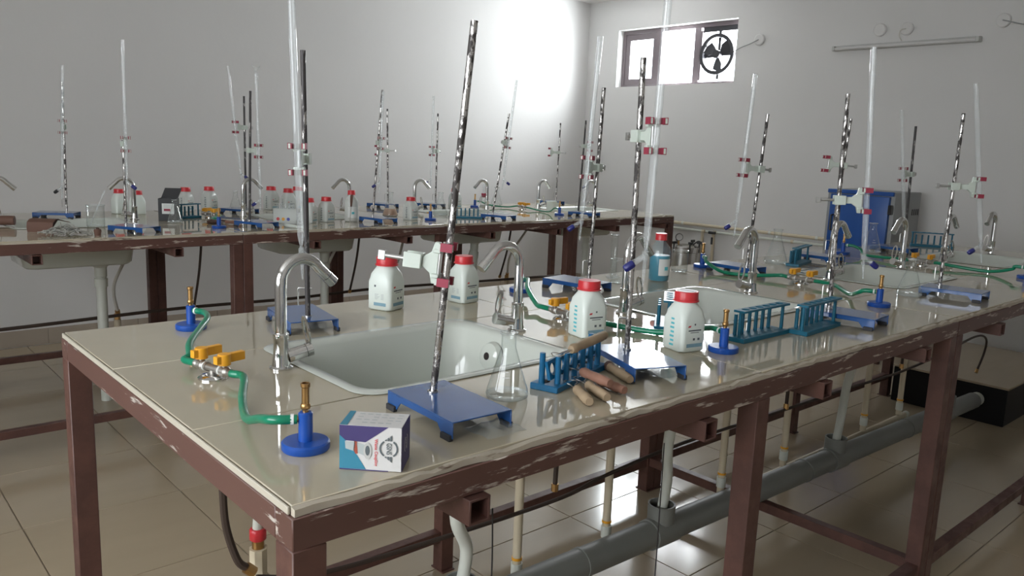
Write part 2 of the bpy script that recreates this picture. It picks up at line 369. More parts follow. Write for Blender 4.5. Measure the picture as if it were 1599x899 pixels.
# ------------------------------------------------------------------ benches
def bench(label, xa, xb, ya, yb, holes, legs_near, legs_far, tilecuts, beams, left_end=False, right_end=False):
    cx = (xa+xb)/2; t = thing('lab_bench', label, 'bench', (cx, (ya+yb)/2, 0), 0, 'laboratory benches'); oy = (ya+yb)/2
    def B(name, m, x0, x1, y0, y1, z0, z1, bevel=.0015): return MB().span(x0-cx, x1-cx, y0-oy, y1-oy, z0, z1).build(name, m, t, bevel=bevel)
    zt = ZT-.010; za = zt-.002; zb = za-.042; s = .045
    g = .0012; yn, yf = ya+.012, yb-.008
    xl, xr = xa+(.004 if left_end else g), xb-(.004 if right_end else g)
    hy0, hy1 = (holes[0][2], holes[0][3]) if holes else (0, 0)
    cuts = [xl]+tilecuts+[xr]
    for y0, y1 in ((yn, hy0-g), (hy1+g, yf)):
        for a, c in zip(cuts, cuts[1:]): B('top_tile', 'top_tile', a+g, c-g, y0, y1, zt, ZT, .001)
    mids = [xl]+[v for h in holes for v in h[:2]]+[xr]
    for a, c in zip(mids[::2], mids[1::2]):
        if c-a > .02: B('top_tile', 'top_tile', a+g, c-g, hy0+g, hy1-g, zt, ZT, .001)
    # crumbling plaster along the two long edges: an uneven strip
    for y0, y1, sg in ((ya+.001, yn-.0005, -1), (yf+.0005, yb-.001, 1)):
        m = MB(); n = int((xb-xa)/.025); top = []
        for k in range(n+1):
            x = xl+(xr-xl)*k/n; d = random.random()**2*.006; h = ZT-.001-random.random()**2*.006
            ye = (y0+d if sg < 0 else y1-d)
            top.append([(x-cx, (y1 if sg < 0 else y0)-oy, za+.0005), (x-cx, (y1 if sg < 0 else y0)-oy, h), (x-cx, ye-oy, h-.001), (x-cx, ye-oy, za+.0005)])
        m.loft(top).build('edge_filler', 'plaster_strip', t)
    if left_end: B('end_trim', 'tile_edge', xa, xa+.0035, yn, yf, za+.001, ZT-.001, .0008)
    if right_end: B('end_trim', 'tile_edge', xb-.0035, xb, yn, yf, za+.001, ZT-.001, .0008)
    B('apron', 'chipped_steel', xa, xb, ya, ya+s, zb, za); B('apron', 'chipped_steel', xa, xb, yb-s, yb, zb, za)
    B('apron', 'chipped_steel_end', xa, xa+s, ya+s, yb-s, zb, za); B('apron', 'chipped_steel_end', xb-s, xb, ya+s, yb-s, zb, za)
    for x in legs_near: B('leg', 'brown_steel', x-s/2, x+s/2, ya, ya+s, .004, zb); B('foot_plate', 'brown_steel', x-s/2, x+s/2, ya-.008, ya+s+.008, 0, .004, 0)
    for x in legs_far: B('leg', 'brown_steel', x-s/2, x+s/2, yb-s, yb, .004, zb); B('foot_plate', 'brown_steel', x-s/2, x+s/2, yb-s-.008, yb+.008, 0, .004, 0)
    for L, y in ((legs_near, ya+.006), (legs_far, yb-.039)):
        for a, c in zip(L, L[1:]): B('rail', 'brown_steel', a+s/2, c-s/2, y, y+.033, .10, .133)
    for x in sorted({legs_near[0], legs_near[-1]}):
        f = min(legs_far, key=lambda q: abs(q-x))
        if abs(f-x) < .06 and x > legs_near[0]+.1: B('rail', 'brown_steel', x-.0165, x+.0165, ya+s, yb-s, .105, .138)
    for x in beams:      # hollow square cross tubes that carry the sinks
        m = MB(); q = .019; k = .015
        ring = lambda h, y: [(x-cx-h, y-oy, zb-.0205-h), (x-cx+h, y-oy, zb-.0205-h), (x-cx+h, y-oy, zb-.0205+h), (x-cx-h, y-oy, zb-.0205+h)]
        m.loft([ring(k, ya+.03), ring(k, ya-.012), ring(q, ya-.012), ring(q, yb+.012), ring(k, yb+.012), ring(k, yb-.03)])
        m.build('cross_beam', 'brown_steel', t, bevel=.0008)
    return t
SW, SD = .50, .39      # sink hole
def hole(xc, yc): return (xc-SW/2, xc+SW/2, yc-SD/2, yc+SD/2)
FY = 1.325
S_F = [.947, 1.938, 3.065, 4.115]; S_B = [.95, 2.15, 3.27, 4.365]; BY = 4.16
YA, YB = .806, 1.872
bench('long near bench with worn tiled top carrying the waste coupling box', .398, 2.44, YA, YB, [hole(S_F[0], FY), hole(S_F[1], FY)], [.4205, 1.42, 2.4175], [.4205, 1.42, 2.4175], [1.42], [.672, 1.222, 1.663, 2.213], left_end=True)
bench('farther half of the near bench in front of the blue oven', 2.442, 4.70, YA, YB, [hole(S_F[2], FY), hole(S_F[3], FY)], [2.4645, 3.53, 4.66], [2.4645, 3.53, 4.57], [3.53], [2.79, 3.34, 3.84, 4.39], right_end=True)
NA, NB = 3.525, 4.76
for (xa, xb, k, lab) in ((.30, 1.51, 0, 'rear bench section at the left edge carrying the heap of metal clips'), (1.512, 2.668, 1, 'rear bench section carrying most of the red-capped bottles'),
                         (2.67, 3.678, 2, 'rear bench section third from the left with the low teal tube rack'), (3.68, 4.72, 3, 'rear bench section nearest the end wall and its pipes')):
    bench(lab, xa, xb, NA, NB, [hole(S_B[k], BY)], [xa+.0225, xb-.0225], [xa+.0225, xb-.0225], [], [S_B[k]-.27, S_B[k]+.27], left_end=k == 0, right_end=k == 3)

# ------------------------------------------------------------------ sinks
def make_sink(ox):
    t = thing('sink', '', 'sink', (0, 0, ZT))
    hx, hy = SW/2, SD/2; z = .0008
    rings = [rr(hx-.035, hy-.035, .05, -.185), rr(hx-.022, hy-.022, .06, -.175), rr(hx-.006, hy-.006, .045, -.03), rr(hx-.006, hy-.006, .045, z), rr(hx+.016, hy+.016, .05, z),
             rr(hx+.017, hy+.017, .05, z+.0012), rr(hx+.015, hy+.015, .05, z+.0025), rr(hx-.006, hy-.006, .045, z+.002), rr(hx-.018, hy-.018, .05, z-.009),
             rr(hx-.032, hy-.032, .06, -.10), rr(hx-.045, hy-.045, .07, -.155), rr(hx-.09, hy-.09, .07, -.168)]
    MB().loft(rings).build('bowl', 'ceramic', t, sharp=55)
    MB().lathe([(0, -.1665), (.028, -.1665), (.032, -.164), (.03, -.162), (.016, -.165), (0, -.1655)], 20, (ox, 0, 0)).build('drain', 'chrome', t)
    ov = MB().turned((hx-.034, .03, -.05), (hx-.06, .03, -.045), [(.035, -.004), (.03, .008), (.018, .013), (0, .0135)], 18).build('overflow', 'ceramic', t)
    MB().turned((hx-.034, .03, -.05), (hx-.06, .03, -.045), [(0, .0142), (.009, .0142), (.009, .012)], 12).build('overflow_hole', 'dark_inside', ov)
    MB().lathe([(.045, -.1855), (.045, -.20), (.028, -.215), (.028, -.26), (0, -.26)], 18, (ox, 0, 0)).build('waste_outlet', 'pvc_white', t)
    return t
SINKS = {}
def sink(x, y, lab):
    k = y > 3
    if k not in SINKS: o = SINKS[k] = make_sink(.12 if k else .10)
    else: o = copy_tree(SINKS[k])
    o.location = (x, y, ZT); o.rotation_euler = (0, 0, pi if not k and x > 1.5 else 0); tag(o, lab, 'sink', 'ceramic sinks')
for x, lab in zip(S_F, ('white ceramic sink nearest the camera behind the box', 'white ceramic sink behind the two graduated white bottles', 'white ceramic sink in the near bench in front of the oven', 'white ceramic sink at the far right end of the near bench')): sink(x, FY, lab)
for x, lab in zip(S_B, ('white sink hanging under the rear bench at the left edge', 'white sink hanging under the rear bench below the bottle group', 'white sink under the rear bench behind the tilted rod', 'white sink under the rear bench nearest the end wall')): sink(x, BY, lab)
# ------------------------------------------------------------------ faucets
def make_faucet():
    t = thing('faucet', '', 'faucet', (0, 0, ZT))
    MB().lathe([(0, 0), (.022, 0), (.022, .003), (.017, .006), (.0145, .028), (.0135, .055), (.0145, .057), (.0145, .066), (.0125, .068), (0, .068)], 20).build('body', 'chrome', t)
    pts = [(0, 0, .066), (0, 0, .15)]
    for k in range(1, 12):
        a = pi-(pi*.80)*k/11; pts.append((.044+.044*math.cos(a), 0, .158+.046*math.sin(a)))
    e = Vector(pts[-1]); d = (Vector(pts[-1])-Vector(pts[-2])).normalized(); d = Vector((.72, 0, -.69)); pts += [e+d*.012, e+d*.026]
    MB().tube(pts, .0108, 14).build('spout', 'chrome', t)
    MB().cyl(e+d*.0265, e+d*.046, .0116, n=14).build('aerator', 'chrome', t)
    MB().cyl((.012, -.004, .022), (.045, -.012, .030), .0125, n=16).build('valve_barrel', 'chrome', t)
    c = MB().cyl((.0455, -.0121, .0301), (.056, -.0145, .0327), .0135, n=16).build('handle_hub', 'chrome', t)
    N = 18; m = MB(); rings = []
    for k in range(N):       # flat loop lever
        a = 2*pi*k/N; u, v = math.cos(a), math.sin(a)
        ring = []
        for ro, th in ((0, -1), (1, -1), (1, 1), (0, 1)):
            ry, rz = (.0105, .030) if ro else (.006, .024)
            ring.append((.051-.012*(v*rz+.03)/.06+th*.0018, -.014+ry*u, .068+rz*v))
        rings.append(ring)
    rings.append(rings[0]); m.loft(rings, False, False).build('lever', 'chrome', c)
    return t
fau0 = make_faucet(); ff = [True]
def faucet(x, y, rz, lab, grp='gooseneck faucets on the near bench'):
    o = fau0 if ff[0] else copy_tree(fau0); ff[0] = False
    o.location = (x, y, ZT+.0005); o.rotation_euler = (0, 0, rad(rz)); tag(o, lab, 'faucet', grp)
for x, rz, lab in ((.652, 4, 'chrome gooseneck faucet nearest the camera, left of the nearest sink'), (1.245, 178, 'chrome gooseneck faucet between the conical flask and the nearest sink, spout to the left'),
                   (1.632, 6, 'chrome gooseneck faucet in front of the blue bottle'), (2.25, 184, 'chrome gooseneck faucet between the second sink and a conical flask'),
                   (2.765, 0, 'chrome gooseneck faucet hidden behind the stand in front of the oven'), (3.372, 180, 'chrome gooseneck faucet just right of the blue oven'),
                   (3.81, 0, 'chrome gooseneck faucet at the second rod from the right edge'), (4.42, 180, 'chrome gooseneck faucet at the far right end of the bench')):
    faucet(x, 1.36, rz, lab)
for x, rz, lab in ((.64, -8, 'chrome faucet cut off by the left edge on the rear bench'), (1.265, 176, 'chrome faucet behind a rod beside the black box'), (1.83, 4, 'chrome faucet behind a rod left of the bottle group'),
                   (2.49, 180, 'chrome faucet behind the tall clear bottle with square red cap'), (2.965, 0, 'chrome faucet behind the bottle with a wide red cap, spout to the right'), (3.57, 180, 'chrome faucet behind the flask with maroon stopper'),
                   (4.06, 0, 'chrome faucet beside the white plastic beaker'), (4.66, 180, 'chrome faucet at the right end of the rear bench')):
    faucet(x, 4.26, rz, lab, 'gooseneck faucets on the rear bench')

# ------------------------------------------------------------------ gas taps, burners, hoses
def make_tap():
    t = thing('gas_tap', '', 'gas tap', (0, 0, ZT))
    MB().lathe([(0, 0), (.034, 0), (.034, .003), (.026, .008), (.016, .009), (.014, .006), (0, .006)], 24).build('flange', 'chrome', t)
    MB().cyl((0, 0, .006), (0, 0, .019), .0085, n=14).build('stem', 'tap_metal', t)
    MB().cyl((0, -.019, .023), (0, .019, .023), .0085, n=14).build('tee', 'tap_metal', t)
    for s in (-1, 1):
        m = MB(); m.turned((0, s*.019, .023), (0, s*.075, .023), [(0, 0), (.0105, 0), (.0105, .008), (.0085, .010), (.0125, .016), (.0125, .030), (.0085, .036), (.0095, .038), (.0095, .046), (.006, .048), (.0048, .062), (0, .062)], 14)
        v = m.build('valve', 'tap_metal', t, sharp=30)
        MB().cyl((0, s*.042, .034), (0, s*.042, .041), .006, n=10).build('valve_stem', 'tap_metal', v)
        h = MB(); h.cyl((0, s*.042, .0385), (0, s*.042, .064), .0145, n=16)
        h.box((.031, s*.042, .053), (.040, .014, .020)); h.box((-.017, s*.042, .052), (.014, .014, .018))
        h.build('lever', 'tap_yellow', v, bevel=.001)
        MB().turned((0, s*.019, .023), (0, s*.024, .023), [(.009, .006), (.011, .007), (.011, .010), (.009, .011)], 12).build('washer', 'hose_collar', v)
    return t
tap0 = make_tap(); tf = [True]
TAPS = {}
def tap(key, x, y, rz, lab, grp):
    o = tap0 if tf[0] else copy_tree(tap0); tf[0] = False
    o.location = (x, y, ZT+.0003); o.rotation_euler = (0, 0, rad(rz)); o.scale = (.78, .78, .78); tag(o, lab, 'gas tap', grp); TAPS[key] = (x, y, rad(rz))
def tap_end(key, s):
    x, y, a = TAPS[key]; return Vector((x-math.sin(a)*s*.055, y+math.cos(a)*s*.055, ZT+.0183)), Vector((-math.sin(a)*s, math.cos(a)*s, 0))
g = 'twin gas taps on the near bench'
tap('G1', .527, 1.368, 14, 'twin gas tap with yellow levers nearest the camera at the bench end', g)
tap('G2', 1.43, 1.39, -4, 'twin gas tap with yellow levers behind the left graduated bottle', g)
tap('G3', 2.58, 1.37, -2, 'twin gas tap with orange levers between second and third sinks', g)
tap('G4', 3.575, 1.36, 0, 'twin gas tap with orange levers at the right, below the tall burettes', g)
tap('H1', 1.64, 4.25, 20, 'yellow-levered gas tap behind the dark heap on the rear bench', 'twin gas taps on the rear bench')
tap('H2', 3.89, 4.24, -10, 'yellow-levered gas tap beside the white beaker on the rear bench', 'twin gas taps on the rear bench')

def make_burner():
    t = thing('gas_burner', '', 'burner', (0, 0, ZT))
    MB().lathe([(0, 0), (.0315, 0), (.033, .002), (.033, .0105), (.031, .0125), (0, .0125)], 28).build('base', 'burner_blue', t)
    MB().lathe([(0, .0125), (.0098, .0125), (.0098, .052), (.008, .0535), (0, .0535)], 18).build('column', 'burner_blue', t)
    MB().lathe([(0, .0535), (.0042, .0535), (.0042, .0565), (.0062, .058), (.0070, .0615), (.0062, .065), (.0052, .066), (.0052, .088), (.0066, .0895), (.0066, .0945), (.0048, .0945), (.0048, .088), (0, .088)], 16).build('mixing_tube', 'brass', t)
    MB().cyl((.0095, 0, .043), (.022, 0, .043), .0042, n=10).build('nozzle', 'brass', t)
    return t
bur0 = make_burner(); bf = [True]; BURN = {}
def burner(key, x, y, rz, lab, grp='gas burners on the near bench'):
    o = bur0 if bf[0] else copy_tree(bur0); bf[0] = False
    o.location = (x, y, ZT); o.rotation_euler = (0, 0, rad(rz)); tag(o, lab, 'burner', grp); BURN[key] = (x, y, rad(rz))
def burner_end(key):
    x, y, a = BURN[key]; return Vector((x+.014*math.cos(a), y+.014*math.sin(a), ZT+.043)), Vector((math.cos(a), math.sin(a), 0))
burner('N1', .500, .970, 150, 'blue burner with brass tube in front, left of the box')
burner('N2', .633, 1.763, -72, 'blue burner with brass tube at the far left corner of the near bench')
burner('N3', 1.605, 1.745, -110, 'blue burner mostly hidden behind the second faucet')
burner('N4', 1.500, .962, 70, 'blue burner right of the white bottle with labelled cap')
burner('N5', 2.603, 1.795, -130, 'blue burner on the far edge between blue bottle and plate stand')
burner('N6', 2.402, 1.020, 110, 'blue burner behind the stand base on the right half')
burner('N7', 3.63, 1.735, -80, 'blue burner standing in front of the oven door')
burner('N8', 3.58, .965, 95, 'blue burner cut off by the right edge of the picture')
gb = 'gas burners on the rear bench'
burner('M1', 1.486, 3.739, 100, 'blue burner on the rear bench front edge, left of the bottles', gb)
burner('M2', 2.722, 3.748, 120, 'blue burner on the rear bench beside the clear red-capped bottle', gb)
burner('M3', 3.66, 4.50, -60, 'small blue burner on the rear bench behind the maroon stopper', gb)
burner('M4', 3.809, 3.785, 100, 'blue burner on the rear bench near the white beaker', gb)
def hose(tapk, s, burn, lab, via=(), r=.0067):
    a, da = tap_end(tapk, s); b2, db = burner_end(burn)
    m = []
    for (x, y, z) in via: m.append(Vector((x, y, ZT+z)))
    pts = [a-da*.012, a, a+da*.03]+m+[b2+db*.03, b2, b2-db*.002]
    t = thing('gas_hose', lab, 'hose', (0, 0, 0), 0, 'green gas hoses')
    MB().tube(cr(pts, 6), r, 10).build('tubing', 'hose_green', t, sharp=60)
    MB().cyl(b2+db*.0015, b2+db*.006, r+.0009, n=10).build('collar', 'hose_collar', t)
hose('G1', -1, 'N1', 'green hose from the nearest gas tap to the front burner', [(.510, 1.204, .012), (.487, 1.145, .0075), (.470, 1.09, .014), (.462, 1.03, .034)])
hose('G1', 1, 'N2', 'green hose curving from the nearest gas tap to the corner burner', [(.520, 1.462, .022), (.542, 1.52, .03), (.598, 1.615, .035), (.632, 1.665, .043)])
hose('G2', 1, 'N3', 'green hose looping up beside the second faucet', [(1.45, 1.51, .018), (1.50, 1.60, .04), (1.565, 1.67, .05)])
hose('G2', -1, 'N4', 'green hose running behind the two graduated bottles', [(1.45, 1.25, .012), (1.50, 1.14, .008), (1.532, 1.05, .03)])
hose('G3', 1, 'N5', 'green hose dipping in front of the plate stand', [(2.53, 1.53, .012), (2.512, 1.64, .010), (2.545, 1.735, .032)])
hose('G3', -1, 'N6', 'green hose to the burner on the right half of the bench', [(2.56, 1.24, .018), (2.48, 1.15, .01), (2.40, 1.09, .03)])
hose('G4', 1, 'N7', 'green hose in front of the oven', [(3.58, 1.52, .014), (3.61, 1.62, .012), (3.645, 1.66, .03)])
hose('G4', -1, 'N8', 'green hose leading off to the right edge', [(3.575, 1.22, .014), (3.585, 1.1, .010), (3.58, 1.02, .03)])
hose('H1', -1, 'M1', 'green hose across the dark heap on the rear bench', [(1.60, 4.08, .02), (1.52, 3.92, .03)], .005)
hose('H2', -1, 'M4', 'green hose from the beaker to the right rear burner', [(3.88, 4.08, .01), (3.84, 3.92, .012)], .005)
hose('H2', 1, 'M3', 'green hose behind the faucet on the rear bench', [(3.84, 4.36, .01), (3.74, 4.43, .02)], .005)

# ------------------------------------------------------------------ retort stands, clamps, burettes
R_ = Vector((.747, -.664, 0)).normalized(); F_ = Vector((.669, .743, 0))
L, Wd, Hh, OFF = .185, .11, .030, .048
def base_mesh():
    m = MB(); th = .0022; x0, x1 = -OFF, L-OFF; h = Wd/2
    m.span(x0, x1, -h, h, Hh-th, Hh)
    for s in (-1, 1):
        pl = [(x0, Hh-th), (x1, Hh-th), (x1, .004), (x1-.028, .004), (x1-.040, Hh-.012), (x0+.040, Hh-.012), (x0+.028, .004), (x0, .004)]
        a = [(x, s*h, z) for x, z in pl]; c = [(x, s*(h-th), z) for x, z in pl]
        m.loft([a, c])
    return m.mesh('base_plate', 'blue_paint', bevel=.0006)
base_me = base_mesh()
foot_me = MB().span(-.012, .012, -.004, .004, 0, .0095).mesh('rubber_foot', 'rubber', bevel=.001)
def stand(bx, by, ang, top, lab, grp, rodmat='worn_chrome', hook=1, blen=None):
    t = thing('retort_stand', lab, 'stand', (bx, by, ZT), rad(ang), grp)
    link('base_plate', base_me, t)
    for x in (-OFF+.014, L-OFF-.014):
        for s in (-1, 1):
            f = link('rubber_foot', foot_me, t); f.location = (x, s*(Wd/2+.0005), 0)
    M = Matrix.Rotation(-rad(ang), 3, 'Z'); p0 = Vector((0, 0, Hh-.010)); p1 = M @ (Vector(top)-Vector((bx, by, ZT)))
    MB().cyl(p0, p1, .0058, n=14).build('rod', rodmat, t)
    MB().lathe([(.0062, Hh+.0002), (.0085, Hh+.0002), (.0085, Hh+.003), (.0062, Hh+.003)], 14).build('rod_washer', 'steel_wire', t)
    if hook:
        d = (p1-p0).normalized(); q = p0+d*.075; u = M @ (R_*-hook)
        MB().tube([q+u*.0075-u*.018, q+u*.0075, q+u*.020, q+u*.0215-Vector((0, 0, .004)), q+u*.021-Vector((0, 0, .04))], .0016, 6).build('wire_hook', 'steel_wire', t)
    return t
def make_clamp(Lc):
    """x points from the rod axis (origin) to the glass axis at x = Lc"""
    t = thing('burette_clamp', '', 'clamp')
    b = MB(); b.span(-.013, .016, .0075, .0125, -.012, .012); b.span(-.013, .016, -.0125, -.0075, -.012, .012); b.span(.0068, .016, -.0075, .0075, -.012, .012)
    b.build('boss', 'clamp_white', t, bevel=.001)
    MB().cyl((-.045, 0, 0), (-.0068, 0, 0), .0038, n=10).build('thumb_screw', 'clamp_metal', t)
    MB().span(-.058, -.0455, -.0022, .0022, -.008, .008).build('screw_grip', 'clamp_metal', t, bevel=.001)
    xa = Lc-.020
    p = [(.0162, -.0085), (xa-.018, -.0085), (xa-.006, -.017), (xa-.002, -.033), (xa+.006, -.033), (xa+.006, .033), (xa-.002, .033), (xa-.006, .017), (xa-.018, .0085), (.0162, .0085)]
    MB().loft([[(x, -.005, z) for x, z in p], [(x, .005, z) for x, z in p]]).build('arm', 'clamp_white', t, bevel=.0008)
    sp = MB().cyl((xa+.0075, 0, -.018), (xa+.0075, 0, .018), .004, n=10).build('spring', 'clamp_metal', t)
    for z in (-.015, .015): MB().box((xa+.004, 0, z*1.3), (.012, .024, .006)).build('spring_cup', 'clamp_white', t, bevel=.001)
    for z in (-.0275, .0275):
        for s in (-1, 1):
            f = MB().span(xa+.0065, Lc+.010, s*.0150-.002, s*.0150+.002, z-.005, z+.005).build('finger', 'clamp_white', t)
            MB().span(Lc-.0095, Lc+.0095, s*.0115-.0013, s*.0115+.0013, z-.006, z+.006).build('pad', 'pad_red', f)
            MB().span(Lc-.0095, Lc+.0095, s*.0180-.0008, s*.0180+.0008, z-.0065, z+.0065).build('pad_sleeve', 'pad_red', f)
    return t
CLAMP = {}
def clamp(pos, axis, toward, Lc, lab, grp):
    k = round(Lc, 3)
    if k not in CLAMP: o = make_clamp(Lc); CLAMP[k] = o
    else: o = copy_tree(CLAMP[k])
    z = Vector(axis).normalized(); x = Vector(toward); x = (x-z*x.dot(z)).normalized(); y = z.cross(x)
    o.rotation_euler = Matrix((x, y, z)).transposed().to_euler(); o.location = pos; tag(o, lab, 'clamp', grp)
def burette(p0, p1, side, lab, grp, knob='knob_blue', funnel=False, r=.0074):
    """p0 top, p1 lower end of the wide tube; side: direction of the stopcock key"""
    p0, p1 = Vector(p0), Vector(p1); d = (p1-p0).normalized(); Ln = (p1-p0).length
    t = thing('burette', lab, 'burette', p1, 0, grp); q = -d
    M = q.to_track_quat('Z', 'Y').to_matrix()
    prof = [(r*.82, Ln), (r, Ln), (r, .012), (r*.8, .004), (.0035, -.008), (.0035, -.016)]
    MB().lathe(prof, 16, (0, 0, 0), M).build('tube', 'tube_glass', t, sharp=60)
    c = d*.022
    MB().lathe([(0, -.014), (.0062, -.014), (.0062, -.031), (0, -.031)], 12, (0, 0, 0), M).build('stopcock_barrel', 'tube_glass', t)
    s = (Vector(side).normalized()+Vector((0, 0, -.75))).normalized()
    MB().cyl(c+s*.003, c+s*.026, .0052, .0062, 12).build('key_stem', 'tube_glass', t)
    MB().turned(c+s*.0262, c+s*.05, [(0, 0), (.007, 0), (.0085, .003), (.0085, .018), (.0065, .0225), (0, .0225)], 6).build('stopcock_key', knob, t, bevel=.0008)
    MB().lathe([(.0035, -.031), (.0035, -.055), (.0014, -.082), (.0008, -.082)], 10, (0, 0, 0), M).build('tip', 'tube_glass', t)
    if funnel: MB().lathe([(.0045, Ln-.02), (.0045, Ln+.012), (.020, Ln+.034), (.0215, Ln+.034)], 16, (0, 0, 0), M).build('funnel', 'tube_glass', t)
def gr(g): return g
SG, CG, BG = 'retort stands on the near bench', 'burette clamps on the near bench', 'burettes on the near bench'
SH, CH, BH = 'retort stands on the rear bench', 'burette clamps on the rear bench', 'burettes on the rear bench'
r_, l_ = R_, -R_
ROWS = [  # base xy, base angle, rod top, clamp fraction, burette (top, end) or clamp direction, key side, labels
 ((.741, 1.004), -93, (.778, .971, 1.488), .370, (-.75, -.35, 0), None, 'worn_chrome', 0, 'nearest blue plate stand with a leaning worn rod beside the box', 'pale clamp gripping nothing, low on the leaning rod', None),
 ((.844, 1.623), 80, (.838, 1.629, 1.493), .605, ((.786, 1.577, 1.583), (.799, 1.566, 1.09)), r_, 'dark_rod', 1, 'blue plate stand with blackened rod behind the nearest faucet', 'clamp on the blackened rod behind the nearest faucet', 'tall burette running out of the top left of the picture'),
 ((1.236, 1.016), -112, (1.232, 1.019, 1.484), .742, ((1.208, .951, 1.578), (1.201, .957, 1.135)), l_, 'worn_chrome', 1, 'blue plate stand reflecting the window between the graduated bottles', 'large pale clamp in front of the end wall below the window', 'large burette crossing the window, reaching the top of the picture'),
 ((1.794, 1.643), 97, (1.804, 1.634, 1.491), .598, ((1.739, 1.599, 1.626), (1.720, 1.615, 1.125)), l_, 'worn_chrome', 1, 'blue plate stand with dark rod behind the red-capped bottle left of centre', 'clamp with metal screw left of the blue bottle', 'burette just left of the window'),
 ((2.61, 1.605), 88, (2.63, 1.587, 1.462), .645, ((2.549, 1.60, 1.596), (2.531, 1.615, 1.10)), l_, 'worn_chrome', 1, 'blue plate stand behind the faucet beside the far conical flask', 'clamp with red pads right of the window', 'burette right of the window above the far green hose'),
 ((3.25, 1.613), 92, (3.274, 1.592, 1.481), .665, (-.747, .664, 0), None, 'worn_chrome', 1, 'blue plate stand behind the small teal rack, left of the oven', 'clamp with two red pads above the oven', None),
 ((2.061, 1.005), -84, (2.052, 1.013, 1.477), .517, ((2.082, .973, 1.594), (2.107, .95, 1.08)), r_, 'worn_chrome', 1, 'blue plate stand beside the twin racks, rod crossing the oven', 'big pale clamp in front of the blue oven door', 'tall bright burette in front of the oven and tube light'),
 ((3.97, 1.601), 90, (3.961, 1.609, 1.483), .609, ((3.84, 1.632, 1.55), (3.892, 1.585, 1.057)), l_, 'dark_rod', 1, 'blue plate stand just right of the oven', 'clamp with black and red pads right of the oven', 'bent-looking burette right of the oven'),
 ((2.80, .999), -84, (2.803, .996, 1.471), .587, ((2.823, .979, 1.565), (2.884, .923, 1.075)), l_, 'worn_chrome', 1, 'blue plate stand farthest right with a leaning rod', 'pale clamp farthest right', 'burette farthest right in the picture'),
 ((.995, 4.417), 150, (1.005, 4.408, 1.537), .662, ((.991, 4.320, 1.609), (.966, 4.343, 1.06)), l_, 'worn_chrome', 1, 'stand farthest left on the rear bench', 'clamp farthest left on the rear bench', 'faint burette farthest left', 'knob_black'),
 ((1.07, 3.725), -60, (1.072, 3.723, 1.286), .93, ((1.06, 3.634, 1.684), (1.055, 3.638, 1.125)), r_, 'worn_chrome', 0, 'short stand in front of the faucet left of the black box', 'clamp at the top of the short stand left of the black box', 'tall bright burette above the faucet left of the black box'),
 ((1.904, 4.396), 120, (1.904, 4.396, 1.535), .726, ((1.819, 4.401, 1.689), (1.861, 4.363, 1.135)), r_, 'dark_rod', 1, 'rear stand whose base is behind the small conical flask', 'clamp with red pads left of the twin rods', 'burette leaning left above the small conical flask'),
 ((1.646, 3.759), -70, (1.656, 3.75, 1.527), .547, ((1.65, 3.671, 1.603), (1.658, 3.664, 1.04)), l_, 'dark_rod', 1, 'rear stand in front of the faucet left of the bottle group', 'small clamp on the right of the twin rods', 'burette topped with a glass funnel', 'knob_blue', True),
 ((2.348, 3.768), -80, (2.382, 3.738, 1.588), .587, ((2.344, 3.673, 1.577), (2.335, 3.681, 1.125)), l_, 'worn_chrome', 0, 'rear stand leaning in front of the amber flask', 'pale clamp on the leaning rear rod by the amber flask', 'burette beside the leaning rear rod by the amber flask'),
 ((2.966, 4.569), 110, (2.957, 4.577, 1.533), .566, (-.747, .664, 0), None, 'worn_chrome', 1, 'rear stand behind the amber flask', 'empty clamp behind the amber flask', None),
 ((3.309, 4.501), 110, (3.312, 4.499, 1.524), .586, ((3.248, 4.467, 1.633), (3.244, 4.471, 1.10)), l_, 'worn_chrome', 1, 'rear stand left of the big leaning rod', 'small dark clamp left of the big leaning rod', 'faint burette left of the big leaning rod'),
 ((3.157, 3.71), -75, (3.215, 3.657, 1.512), .717, ((3.197, 3.58, 1.701), (3.156, 3.616, 1.145)), r_, 'worn_chrome', 0, 'leaning rear stand right of the low teal rack', 'clamp on the leaning rear rod right of the low teal rack', 'burette leaning right of the low teal rack'),
 ((4.51, 4.53), 100, (4.517, 4.524, 1.52), .626, (-.747, .664, 0), None, 'worn_chrome', 1, 'rear stand beside the white beaker faucet', 'tiny clamp beside the room corner on the rear bench', None),
 ((3.906, 3.705), -75, (3.92, 3.692, 1.508), .722, ((3.897, 3.628, 1.621), (3.902, 3.623, 1.12)), l_, 'dark_rod', 1, 'rear stand nearest the end wall', 'clamp on the rear rod nearest the end wall', 'burette on the rear bench nearest the end wall'),
]
for k, row in enumerate(ROWS):
    (bx, by), ang, top, fr, bu, side, rm, hook, ls, lc, lb = row[:11]
    near = k < 9
    stand(bx, by, ang, top, ls, SG if near else SH, rm, hook)
    p0 = Vector((bx, by, ZT+Hh)); p1 = Vector(top); c = p0+(p1-p0)*fr; ax = p1-p0
    if k == 0:
        d = Vector((.62, -.78, 0)); clamp(c-d*.056, ax, d, .056, lc, CG)     # its jaws close on the rod itself
    elif side is None:
        clamp(c, ax, bu, .075, lc, CG if near else CH)
    else:
        a, e = Vector(bu[0]), Vector(bu[1]); f = (c.z-a.z)/(e.z-a.z); u = a+(e-a)*f; d = u-c; d -= ax.normalized()*d.dot(ax.normalized())
        clamp(c, ax, d, d.length, lc, CG if near else CH)
        burette(a, e, side, lb, BG if near else BH, *(row[11:] if len(row) > 11 else ()), r=.0074 if near else .0068)

